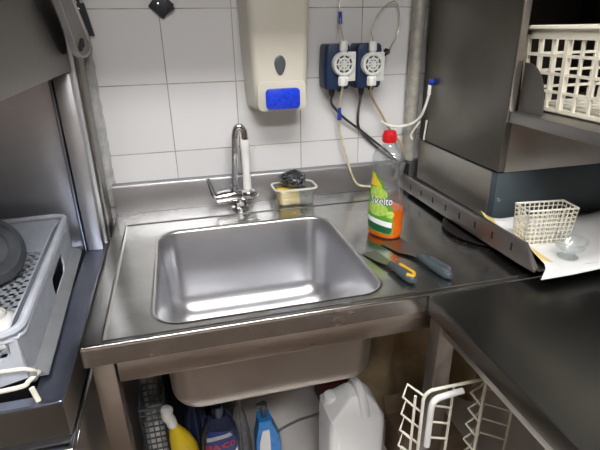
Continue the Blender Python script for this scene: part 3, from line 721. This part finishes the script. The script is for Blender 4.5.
# ------------------------------------------------------------------ right table
tb = thing('work_table', 'dark steel work table in the right foreground', 'table', (.95, -1.05, 0))
TZ = .848
bm = B(); e = (.490, 1.42, -1.62, -.7135)
def rr(d, z): return rrect(e[0] + d, e[1] - d, e[2] + d, e[3] - d, .004, z, 3)
loft(bm, [rr(.003, .809), rr(.0, .808), rr(0, TZ - .003), rr(.0012, TZ - .0008), rr(.0035, TZ)], True, True); obj('table_top', bm, M['table'], tb)
for (x, y) in ((.494, -.762), (1.36, -.765), (.494, -1.60), (1.36, -1.60)):
    obj('leg', box(B(), x, x + .040, y, y + .040, .0, .8075, .003), M['lower2'], tb)
obj('side_rail', box(B(), .505, .525, -1.559, -.763, .775, .8075, .002), M['legs'], tb)

# ------------------------------------------------------------------ under the sink
# canister
cn = thing('canister', 'big white plastic canister on the floor under the basin', 'canister', (.435, -.44, 0))
X0, X1, Y0, Y1 = .345, .518, -.515, -.375
bm = B()
def cr(i, z, r=.022): return rrect(X0 + i, X1 - i, Y0 + i, Y1 - i, r, z, 5)
def sh(x0, x1, y0, y1, z0, z1, r=.012):      # ring whose height runs from z0 (left) to z1 (right)
    return [(x, y, z0 + (z1 - z0) * (x - x0) / (x1 - x0)) for x, y, _ in rrect(x0, x1, y0, y1, r, 0, 5)]
loft(bm, [cr(.010, .0005), cr(.002, .008), cr(0, .03), cr(0, .300), cr(.001, .318), sh(X0 + .004, X1 - .004, Y0 + .005, Y1 - .005, .340, .330),
          sh(X0 + .040, X1 - .020, Y0 + .022, Y1 - .022, .372, .362), sh(X0 + .064, X1 - .040, Y0 + .034, Y1 - .034, .396, .390), sh(X0 + .070, X1 - .052, Y0 + .040, Y1 - .040, .401, .398)], True, True)
obj('canister_body', bm, M['jug'], cn, sharp=32)
bm = B(); tube(bm, smooth([(.455, -.500, .338), (.452, -.485, .385), (.450, -.445, .412), (.450, -.405, .388), (.452, -.390, .345)], 6), .015, 10); obj('carry_handle', bm, M['jug'], cn)
bm = B(); lathe(bm, [(.001, .330), (.024, .330), (.024, .368), (.021, .372), (.001, .372)], (.376, -.420, 0), seg=24); obj('cap', bm, M['jug'], cn)
bm = B()
for x in (X0 + .018, X0 + .027): box(bm, x, x + .003, Y0 - .0015, Y0 + .004, .02, .29, .001)
obj('moulded_rib', bm, M['jug'], cn); cn.scale.z = .94

# grey basket, far left
gb = thing('mesh_basket', 'dark grey plastic mesh basket under the left end of the sink', 'basket', (-.13, -.33, 0))
bm = B(); bx = rrect(-.165, -.115, -.42, -.22, .012, 0, 3)
obj('filled_bag', box(B(), -.182, -.122, -.335, -.235, .0005, .285, .02, 3), M['lightbag'], gb)
bm = grid_basket(gb, '', -.185, -.118, -.34, -.23, .10, .352, 4, 6, 11, .0026, M['mgrey'], .06)
obj('mesh', bm, M['dgrey'], gb, dbl=False)

# yellow spray bottle
yb = thing('spray_bottle', 'yellow bottle with a white nozzle under the left of the basin', 'bottle', (-.06, -.34, 0))
bm = B(); loops = []
for z, a, b, dx in ((.0005, .040, .026, 0), (.006, .046, .030, 0), (.15, .046, .030, 0), (.20, .044, .029, -.004), (.235, .036, .026, -.012), (.262, .024, .020, -.020), (.280, .014, .014, -.026), (.286, .013, .013, -.028)):
    loops.append([(-.066 + dx + a * .88 * math.cos(2 * PI * k / 28), -.34 + b * math.sin(2 * PI * k / 28), z) for k in range(28)])
loft(bm, loops); obj('bottle_body', bm, M['yellow'], yb, sharp=60)
bm = B(); tube(bm, smooth([(-.094, -.34, .284), (-.097, -.345, .305), (-.104, -.352, .328), (-.100, -.355, .350)], 5), [.015] * 8 + [.016] * 4 + [.017] * 3 + [.012], 14); obj('nozzle', bm, M['white'], yb)

# navy detergent bottle
NX, NY = .037, -.36
nb = thing('cleaner_bottle', 'navy cleaner bottle with a red and blue label under the basin', 'bottle', (NX, NY, 0))
def ns(ang, z, off=0):
    sc = 1 if z < .20 else 1 - ((z - .20) / .10) ** 2 * .62
    a, b = .056 * sc + off, .036 * sc + off; e = 3
    c, s = math.cos(ang), math.sin(ang)
    return Vector((NX + a * math.copysign(abs(c) ** (2 / e), c), NY + b * math.copysign(abs(s) ** (2 / e), s), z))
bm = B(); loft(bm, [[ns(2 * PI * k / 36, z) for k in range(36)] for z in (.0005, .01, .05, .1, .15, .2, .22, .24, .26, .275, .285, .29)]); obj('bottle_body', bm, M['navy'], nb, sharp=60)
bm = B(); lathe(bm, [(.001, .29), (.018, .29), (.018, .318), (.015, .322), (.001, .322)], (NX, NY, 0), seg=24); obj('cap', bm, M['navy'], nb)
def nl(off): return lambda u, v: ns(-PI / 2 + u / .05, v, off)
L = patch(nl(.0008), dense([(-.042, .02), (.042, .02), (.042, .20), (.034, .252), (-.034, .262), (-.042, .20)], 6), 'label', M['lnavy'], nb); L['label'] = 'navy label with red lettering'
patch(nl(.0014), dense([(-.036, .243), (.022, .250), (.028, .240), (-.036, .232)], 4), 'label_strip', M['lgrey'], L)
patch(nl(.0014), dense([(-.04, .03), (.04, .03), (.04, .202), (.010, .180), (-.004, .198), (-.04, .178)], 6), 'label_picture', M['lsky'], L)
patch(nl(.0018), dense([(.0, .04), (.039, .04), (.039, .200), (.012, .178)], 6), 'label_flash', M['lwhite'], L)
text_mesh('BRACO', .021, lambda x, y: nl(.0019)(x - .004, .216 + y + x * .08), M['lred'], 'lettering', L, .0004)
patch(nl(.0019), dense([(-.036, .168), (-.012, .172), (-.012, .182), (-.036, .178)], 4), 'label_flash', M['lred'], L)

bm = B(); rnd = random.Random(9); loops = []
for z, q in ((.0005, .80), (.03, 1), (.15, 1.02), (.28, .98), (.38, .84), (.44, .55), (.47, .30), (.50, .22), (.52, .26)):
    loops.append([(-.012 + .122 * q * math.cos(2 * PI * k / 36) * (1 + .05 * math.sin(7 * k + z * 20)), -.105 + .085 * q * math.sin(2 * PI * k / 36) * (1 + .05 * math.cos(5 * k)), z + .006 * math.sin(5 * k) * (z > .01)) for k in range(36)])
loft(bm, loops); o = obj('dark_backdrop', bm, M['backdrop'], at=(-.035, -.105, 0), sharp=70); tag(o, 'added black sack at the wall behind the bottles under the basin', 'backdrop')  # black mass added to stand in for the dark behind the bottles
# second, plain dark bottle left of it
pb = thing('plain_bottle', 'plain dark navy bottle between yellow bottle and labelled navy bottle', 'bottle', (-.035, -.27, 0))
bm = B(); lathe(bm, [(.001, .0005), (.034, .0005), (.036, .006), (.036, .22), (.030, .26), (.016, .285), (.015, .31), (.001, .31)], (-.032, -.255, 0), seg=28); obj('bottle_body', bm, M['navy'], pb)
bm = B(); lathe(bm, [(.001, .311), (.018, .311), (.018, .338), (.001, .338)], (-.032, -.255, 0), seg=24); obj('cap', bm, M['black'], pb)

for q, k in ((yb, 1.13), (nb, 1.19), (pb, 1.08)): q.location.y -= .045; q.scale.z = k
# grey carrier bag and blue pack
bm = B(); loops = []; rnd = random.Random(3)
for z, s in ((.0005, .8), (.02, 1.05), (.08, 1.0), (.15, .85), (.21, .62), (.26, .36), (.30, .20), (.325, .14)):
    loops.append([(.102 + s * .034 * math.cos(2 * PI * k / 24) * (1 + .16 * math.sin(5 * k * .9 + z * 9)), -.295 + s * .046 * math.sin(2 * PI * k / 24) * (1 + .14 * math.cos(4 * k)), z) for k in range(24)])
loft(bm, loops); o = obj('plastic_bag', bm, M['bag'], at=(.102, -.295, 0), sharp=70); tag(o, 'crumpled dark grey plastic bag right of the navy bottle', 'bag')
bp = thing('trigger_pack', 'bright blue cleaner pack with white label left of the canister', 'bottle', (.185, -.33, 0))
bm = B(); lo = [(-.5, -.5), (.5, -.5), (.55, 0), (.5, .5), (-.5, .5), (-.55, 0)]
loft(bm, [[(.188 + x * w + dx, -.33 + y * .05, z) for x, y in lo] for z, w, dx in ((.0005, .078, .004), (.10, .080, .0), (.15, .075, -.002), (.185, .058, -.004), (.215, .040, -.008), (.228, .038, -.008))]); obj('pack_body', bm, M['cyan'], bp, sharp=30)
bm = B(); loft(bm, [[(.180 + x * w + dx, -.3565 - .001, z) for x, y in ((-.5, 0), (.5, 0))] + [(.180 + w * .5 + dx, -.3545, z), (.180 - w * .5 + dx, -.3545, z)] for z, w, dx in ((.06, .040, -.006), (.14, .034, -.004), (.185, .024, .0), (.192, .020, .001))]); obj('pack_label', bm, M['lwhite'], bp)
bm = B(); lathe(bm, [(.001, .228), (.010, .228), (.009, .255), (.013, .262), (.012, .28), (.001, .283)], (.180, -.33, 0), seg=16); 
box(bm, .158, .190, -.337, -.323, .268, .282, .004); obj('trigger', bm, M['dgrey'], bp)

# cord on the floor, red crate, brown sheet, boxes
line('extension_cord', [(.17, -.26, .006), (.24, -.20, .006), (.33, -.165, .006), (.42, -.15, .006), (.52, -.10, .006)], .005, M['bag'], 'thin dark cord lying on the beige floor behind the canister', 'cord', at=(.33, -.165, 0))
cr_ = thing('crate', 'dark red plastic crate at the wall behind the canister', 'crate', (.50, -.09, 0))
bm = B(); x0, x1, y0, y1 = .435, .585, -.135, -.02
loft(bm, [rrect(x0, x1, y0, y1, .01, .0105, 3), rrect(x0 - .004, x1 + .004, y0 - .004, y1 + .004, .01, .12, 3), rrect(x0 - .001, x1 + .001, y0 - .001, y1 + .001, .01, .12, 3), rrect(x0 + .003, x1 - .003, y0 + .003, y1 - .003, .01, .0135, 3)]); obj('crate_body', bm, M['redbox'], cr_)
bm = B(); tube(bm, [Vector((p[0], p[1], .122)) for p in rrect(x0 - .005, x1 + .005, y0 - .005, y1 + .005, .012, 0, 3)], .005, 6, True); obj('rim', bm, M['redbox'], cr_)
obj('foot', box(B(), x0 + .02, x1 - .02, y0 + .02, y1 - .02, .0003, .0104), M['redbox'], cr_)
# wrinkled brown sheet hanging behind the table leg
bm = B(); V = []
nx, nz = 40, 24
for j in range(nz + 1):
    row = []
    for i in range(nx + 1):
        u, w = i / nx, j / nz
        x = .540 + u * .62; z = .003 + w * .60
        y = -.22 + .034 * math.sin(u * 22 + 1.5 * math.sin(w * 3)) + .014 * math.sin(u * 23 + w * 4) + .02 * (1 - w)
        row.append(bm.verts.new((x, y, z)))
    V.append(row)
for j in range(nz):
    for i in range(nx): bm.faces.new((V[j][i], V[j][i + 1], V[j + 1][i + 1], V[j + 1][i]))
bm.normal_update()
hs = thing('hanging_sheet', 'wrinkled dark brown sheet hanging under the right of the sink', 'sheet', (.80, -.30, 0))
o = obj('cloth', bm, M['sheetbrown'], hs, sharp=80); md = o.modifiers.new('thick', 'SOLIDIFY'); md.thickness = .004
bm = B(); tube(bm, [(.53, -.22, .607), (1.17, -.22, .607)], .006, 8); obj('hanging_rod', bm, M['legs'], hs)
for x in (.54, 1.15):
    bm = B(); tube(bm, [(x, -.22, .612), (x, -.22, .8065)], .003, 6); obj('hanger', bm, M['legs'], hs)
bx_ = thing('cardboard_box', 'brown cardboard box on the floor right of the canister', 'box', (.66, -.45, 0))
obj('carton', box(B(), .600, .80, -.56, -.35, .0005, .14, .003), M['card'], bx_)
bm = B(); loft(bm, [[(x, -.562, .141), (x, -.35, .141), (x, -.31, .185), (x, -.313, .187), (x, -.352, .144), (x, -.562, .144)] for x in (.602, .798)]); obj('flap', bm, M['card'], bx_)
bx_ = thing('carton', 'tan carton standing under the front of the work table', 'box', (.75, -.92, 0))
obj('carton_body', box(B(), .615, .92, -1.06, -.835, .0005, .415, .004), M['tan'], bx_)
obj('packing_tape', box(B(), .745, .79, -1.062, -.833, .413, .4165, .0005), M['card'], bx_)

# ------------------------------------------------------------------ white wire plate rack
wr = thing('wire_plate_rack', 'white coated wire plate rack standing on end beside the table leg', 'rack', (.51, -.80, 0))
yr = -.808
bm = B(); top = .682
fr = smooth([(.445, yr, .02), (.445, yr, .30), (.445, yr, .62), (.446, yr, .665), (.458, yr, .681), (.475, yr, .683), (.53, yr, .683), (.590, yr, .6835)], 5)
tube(bm, fr, .0035, 8); tube(bm, [(.590, yr, .6835), (.590, yr, .0035)], .0035, 8); tube(bm, [(.445, yr, .02), (.445, yr, .0035), (.590, yr, .0035)], .0035, 8)
tube(bm, [(.426, yr, .676), (.426, yr, .0035)], .003, 8); tube(bm, [(.516, yr + .004, .682), (.516, yr + .004, .0035)], .003, 8)
tube(bm, [(.426, yr, .0035), (.445, yr, .0035)], .003, 8)
obj('frame', bm, M['ivorywire'], wr)
bm = B(); tube(bm, smooth([(.462, yr - .006, .535), (.462, yr - .006, .60), (.463, yr - .006, .648), (.472, yr - .006, .662), (.49, yr - .006, .666), (.532, yr - .006, .670)], 5), .0068, 10); s = obj('sleeve', bm, M['white'], wr); s['label'] = 'white plastic sleeve on the corner'
for k in range(15):
    z = .672 - .0445 * k
    if z < .02: break
    bm = B(); tube(bm, [(.426, yr, z - .025), (.402, yr + .008, z), (.428, yr + .040, z), (.448, yr, z - .003)], .0026, 6); obj('prong', bm, M['ivorywire'], wr)
    bm = B(); tube(bm, [(.463, yr, z - .030), (.517, yr + .004, z - .058 + .004)], .0026, 6); obj('cross_wire', bm, M['ivorywire'], wr)
for k in range(5):
    z = .645 - .0445 * k
    bm = B(); tube(bm, [(.590, yr, z - .038), (.566, yr + .012, z - .004), (.590, yr + .018, z), (.640, yr + .05, z), (.690, yr + .018, z - .006)], .0026, 6); obj('prong', bm, M['ivorywire'], wr)
bm = B(); tube(bm, [(.690, yr + .018, .641), (.690, yr + .018, .420)], .003, 6); obj('back_post', bm, M['ivorywire'], wr)

# ------------------------------------------------------------------ left pass-through dishwasher
LX = -.218
lm = thing('hood_dishwasher', 'large steel hood dishwasher with raised hood, left of the sink', 'dishwasher', (-.55, -.45, 0))
def frame(bm, outer, inner, z0, z1):
    ox0, ox1, oy0, oy1 = outer; ix0, ix1, iy0, iy1 = inner
    o4 = [(ox0, oy0), (ox1, oy0), (ox1, oy1), (ox0, oy1)]; i4 = [(ix0, iy0), (ix1, iy0), (ix1, iy1), (ix0, iy1)]
    loft(bm, [[(x, y, z0) for x, y in o4], [(x, y, z1) for x, y in o4], [(x, y, z1) for x, y in i4], [(x, y, z0) for x, y in i4], [(x, y, z0) for x, y in o4]], False, False)
bm = B(); frame(bm, (-.90, LX, -.790, -.050), (-.852, -.268, -.765, -.17), .745, .808)
bmesh.ops.bevel(bm, geom=[e for e in bm.edges if abs(e.verts[0].co.z - .808) < 1e-4 and abs(e.verts[1].co.z - .808) < 1e-4], offset=.002, segments=2, affect='EDGES')
obj('wash_rim', bm, M['rim'], lm)
obj('front_skirt', box(B(), -.90, LX, -.7925, -.7905, .737, .806), M['sheet'], lm)
obj('side_skirt', box(B(), LX + .0003, LX + .0018, -.7925, -.052, .737, .806), M['legs'], lm)
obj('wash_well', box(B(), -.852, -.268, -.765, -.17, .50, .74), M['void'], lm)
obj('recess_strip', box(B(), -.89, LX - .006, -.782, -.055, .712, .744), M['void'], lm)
bm = B(); box(bm, -.905, LX + .003, -.803, -.05, .08, .711, .003); obj('lower_body', bm, M['legs'], lm)
obj('body_trim', box(B(), -.905, LX + .006, -.806, -.05, .7112, .7150, .0015), M['chrome'], lm)
for (x, y) in ((-.88, -.78), (-.26, -.78), (-.88, -.1), (-.26, -.1)):
    obj('foot', box(B(), x, x + .03, y, y + .03, 0, .0795), M['black'], lm)
obj('back_panel', box(B(), -.90, LX + .004, -.150, -.050, .8085, 1.75, .002), M['chamber'], lm)
bk = obj('panel_lip', box(B(), LX + .0045, LX + .0135, -.140, -.060, .815, 1.75, .002), M['sheet'], lm)
bm = B(); box(bm, -.262, -.222, -.190, -.1505, .8085, 1.278, .003); p = obj('hood_post', bm, M['chamber'], lm)
bm = B(); box(bm, -.274, -.2665, -.186, -.1505, .8085, 1.278, .002); obj('hood_guide', bm, M['rim'], p)
obj('hood_post', box(B(), -.898, -.858, -.190, -.1505, .8085, 1.278, .003), M['chamber'], lm)
# hood: open-bottomed box, raised
bm = B(); hx0, hx1, hy0, hy1, hz0, hz1 = -.885, -.2215, -.80, -.1535, 1.283, 1.70; w = .012
lo = lambda i, z: rrect(hx0 + i, hx1 - i, hy0 + i, hy1 - i, max(.006 - i, .002), z, 4)
loft(bm, [lo(w, hz0), lo(0.001, hz0), lo(0, hz0 + .003), lo(0, hz1 - .01), lo(.006, hz1), lo(.03, hz1 + .002)], False, True)
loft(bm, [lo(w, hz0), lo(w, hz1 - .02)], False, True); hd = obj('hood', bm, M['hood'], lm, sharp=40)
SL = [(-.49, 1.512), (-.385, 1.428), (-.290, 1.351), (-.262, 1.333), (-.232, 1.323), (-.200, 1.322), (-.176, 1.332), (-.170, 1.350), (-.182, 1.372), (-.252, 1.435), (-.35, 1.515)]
bm = B(); loft(bm, [[(x, y, z) for y, z in SL] for x in (-.2213, -.2203)]); sl = obj('hood_dark_strip', bm, M['slot'], hd)  # thin dark strip laid on the hood side panel
# lever arm: folded U channel with a rounded lower end
AX = -.190
def arm(i):      # outline in (y, z), inset by i
    P = [(-.255, 1.500), (-.163, 1.439), (-.030, 1.362), (-.020, 1.345), (-.030, 1.328), (-.066, 1.318), (-.125, 1.311), (-.190, 1.313), (-.238, 1.323), (-.257, 1.336), (-.349, 1.430), (-.42, 1.500)]
    c = (-.20, 1.405); return [(y + (c[0] - y) * i, z + (c[1] - z) * i * .45) for y, z in P]
R3 = lambda i, x: [(x, y, z) for y, z in arm(i)]
bm = B(); loft(bm, [R3(0, AX - .007), R3(0, AX + .005), R3(.10, AX + .005), R3(.14, AX - .001)], True, True); ar = obj('lever_arm', bm, M['legs'], lm)
bm = B(); loft(bm, [R3(.15, AX - .0008), R3(.15, AX + .0004)]); obj('arm_recess', bm, M['sheet'], ar)
bm = B(); tube(bm, [(AX + .002, -.15, 1.350), (AX + .002, -.19, 1.332)], .006, 8); lathe(bm, [(.001, 0), (.012, 0), (.010, .004), (.001, .005)], (AX + .0005, -.13, 1.345), (1, 0, 0), 14); obj('pivot_bolt', bm, M['void'], ar)

# wire rack guide in front of the well
wg = thing('rack_guide', 'pale coated wire guide at the front of the left dishwasher well', 'guide', (-.45, -.765, .81))
bm = B()
tube(bm, smooth([(-.70, -.760, .868), (-.40, -.765, .868), (-.285, -.766, .868), (-.262, -.764, .862), (-.254, -.752, .845)], 6), .0036, 10)
tube(bm, smooth([(-.70, -.772, .836), (-.40, -.774, .836), (-.285, -.774, .838), (-.265, -.770, .845), (-.254, -.752, .848)], 6), .0040, 10)
tube(bm, [(-.262, -.776, .835), (-.256, -.780, .8095)], .0045, 10)
tube(bm, [(-.70, -.760, .868), (-.70, -.772, .836), (-.70, -.776, .8095)], .005, 8)
obj('guide_wire', bm, M['ivorywire'], wg)
obj('end_clip', box(B(), -.268, -.254, -.766, -.748, .836, .860, .006, 3), M['mgrey'], wg)

# grey dish rack in the machine
rg = thing('dish_rack', 'light grey plastic dish rack inside the left dishwasher', 'rack', (-.55, -.45, .81))
ang = math.radians(2.7); RM = Matrix.Rotation(ang, 3, 'Z'); RC = Vector((-.272, -.742, 0))
def rw(x, y, z): return RC + RM @ Vector((x, y, 0)) + Vector((0, 0, z))      # x<=0 to the left, y>=0 to the back; near right corner at 0,0
zt, zb = .921, .822
def wallpoly(bm, pts, holes, a, b):
    pass
W_, D_ = .50, .55
# right side: long face with a long handle slot near the foot (built round the slot)
bm = B()
def panel(bm, f, u0, u1, v0, v1, hole, th, k=5):
    hx0_, hx1_, hv0, hv1, r = hole
    inn = []
    for cx_, cv_, a0 in ((hx1_ - r, hv1 - r, 0), (hx0_ + r, hv1 - r, 90), (hx0_ + r, hv0 + r, 180), (hx1_ - r, hv0 + r, 270)):
        for i in range(k + 1):
            a = math.radians(a0 + 90 * i / k); inn.append((cx_ + r * math.cos(a), cv_ + r * math.sin(a)))
    outr = []
    cs = [(u1, v1), (u0, v1), (u0, v0), (u1, v0)]
    for q in range(4):
        for i in range(k + 1):
            t_ = i / k - .5; c_ = cs[q]; prv = cs[q - 1]; nx_ = cs[(q + 1) % 4]
            if t_ < 0: m_ = ((c_[0] + prv[0]) / 2, (c_[1] + prv[1]) / 2); w_ = -t_ * 2 * .98
            else: m_ = ((c_[0] + nx_[0]) / 2, (c_[1] + nx_[1]) / 2); w_ = t_ * 2 * .98
            outr.append((c_[0] + (m_[0] - c_[0]) * w_, c_[1] + (m_[1] - c_[1]) * w_))
    loft(bm, [[f(u, v, 0) for u, v in inn], [f(u, v, 0) for u, v in outr], [f(u, v, th) for u, v in outr], [f(u, v, th) for u, v in inn], [f(u, v, 0) for u, v in inn]], False, False)
panel(bm, lambda u, v, t_: rw(-t_, u, v), .0, D_, zb, zt, (.27, .41, zb + .006, zb + .056, .018), .004)
panel(bm, lambda u, v, t_: rw(-u, t_, v), .0, W_, zb, zt, (.018, .075, zt - .048, zt - .006, .018), .004)
panel(bm, lambda u, v, t_: rw(-u, D_ - t_, v), .0, W_, zb, zt, (.17, .33, zt - .06, zt - .025, .014), .004)
panel(bm, lambda u, v, t_: rw(-W_ + t_, u, v), .0, D_, zb, zt, (.22, .36, zt - .06, zt - .025, .014), .004)
obj('rack_sides', bm, M['rackgrey'], rg)
bm = B(); panel(bm, lambda u, v, t_: rw(-.022 - t_, u, v), .006, D_ - .006, zb + .009, zt - .009, (.02, .05, zt - .05, zt - .02, .01), .003); obj('inner_wall', bm, M['rackgrey'], rg)
bm = B(); tube(bm, [rw(x_, y_, zt) for x_, y_, _ in rrect(-W_, 0, 0, D_, .03, 0, 5)], .0075, 8, True)
tube(bm, [rw(x_, y_, zt - .012) for x_, y_, _ in rrect(-W_ - .003, .003, -.003, D_ + .003, .03, 0, 5)], .003, 6, True)
obj('rack_rim', bm, M['rackgrey'], rg)
bm = B()
def slab(a, b, hw, z0, z1):
    d = (b - a).normalized(); n = Vector((-d.y, d.x, 0)) * hw
    loft(bm, [[p - n + Vector((0, 0, z0)), p + n + Vector((0, 0, z0)), p + n + Vector((0, 0, z1)), p - n + Vector((0, 0, z1))] for p in (a, b)])
for i in range(24): slab(rw(-.030 - i * .0198, .004, zb), rw(-.030 - i * .0198, D_ - .004, zb), .0036, .004, .0085)
for i in range(19): slab(rw(-.026, .008 + i * .0297, zb), rw(-W_ + .004, .008 + i * .0297, zb), .0062, .004, .0085)
obj('rack_floor', bm, M['rackgrey'], rg, dbl=False)
obj('rack_foot_rail', box(B(), -.030, .022, 0, .01, 0, .01), M['rackgrey'], rg) if False else None
bm = B(); loft(bm, [[rw(a, y_, z_) for a, z_ in ((.001, zb + .012), (.021, zb - .003), (.022, zb - .006), (.001, zb - .006))] for y_ in (.018, .54)]); obj('foot_flange', bm, M['mgrey'], rg)
bm = B()
for u in (.30, .315): box(bm, *( -.30 - (u - .30), -.293 - (u - .30), 0, .001, 0, .001))
bm.free()
bm = B(); lathe(bm, [(.001, 0), (.006, 0), (.006, .0015), (.001, .0015)], rw(.0005, .505, .895), RM @ Vector((1, 0, 0)), 14); obj('mark', bm, M['white'], rg)

# round grey lid leaning in the rack
ld = thing('round_lid', 'smoky grey round ridged lid leaning in the grey dish rack', 'lid', (-.415, -.36, .83))
ax = Vector((.52, -.66, .56)).normalized(); c = Vector((-.432, -.372, .921))
bm = B(); LS = .90; lathe(bm, [(r * LS, h) for r, h in [(.012, .0), (.014, .012), (.024, .014), (.028, .008), (.045, .006), (.049, .011), (.053, .007), (.070, .002), (.075, .006), (.079, .002), (.090, -.006), (.093, -.012), (.090, -.016), (.079, -.006), (.028, .0), (.012, 0)]], c, ax, 48, cap=False); obj('lid_disc', bm, M['lidgrey'], ld)
bm = B(); lathe(bm, [(.001, 0), (.0125, 0), (.0115, .008), (.001, .006)], c, ax, 20); obj('hub', bm, M['void'], ld)
# white bowl near the rack front
wb = thing('white_bowl', 'white china bowl upside down at the front of the grey dish rack', 'bowl', (-.375, -.62, .83))
bm = B(); z_ = zb + .0105
lathe(bm, [(.052, z_), (.054, z_ + .001), (.050, z_ + .020), (.040, z_ + .036), (.026, z_ + .044), (.025, z_ + .050), (.021, z_ + .050), (.020, z_ + .045), (.001, z_ + .045)], (-.364, -.60, 0), seg=36, cap=False)
lathe(bm, [(.0505, z_), (.047, z_ + .020), (.037, z_ + .033), (.001, z_ + .040)], (-.364, -.60, 0), seg=36, cap=False); obj('bowl_body', bm, M['ceramic'], wb)

# ------------------------------------------------------------------ camera, world, view
cam = bpy.data.cameras.new('camera'); co = bpy.data.objects.new('camera', cam); COL.objects.link(co)
f, yaw, pitch, roll = 470.4785, .248, -.3995, -.0155
cam.sensor_width = 36; cam.lens = f / 600 * 36; cam.clip_start = .02
ca, sa, cb_, sb = math.cos(yaw), math.sin(yaw), math.cos(pitch), math.sin(pitch)
fw = Vector((sa * cb_, ca * cb_, sb)); rt = Vector((ca, -sa, 0)); up = rt.cross(fw)
r2 = math.cos(roll) * rt + math.sin(roll) * up; u2 = -math.sin(roll) * rt + math.cos(roll) * up
co.matrix_world = Matrix(((r2.x, u2.x, -fw.x, .0191), (r2.y, u2.y, -fw.y, -1.4763), (r2.z, u2.z, -fw.z, 1.3749), (0, 0, 0, 1)))
SC.camera = co
wd = bpy.data.worlds.new('world'); SC.world = wd; wd.use_nodes = True
wd.node_tree.nodes['Background'].inputs[0].default_value = (.5, .5, .5, 1); wd.node_tree.nodes['Background'].inputs[1].default_value = .05
SC.view_settings.view_transform = 'Standard'; SC.view_settings.look = 'None'; SC.view_settings.gamma = 1
SC.view_settings.use_curve_mapping = False; SC.view_settings.exposure = .28
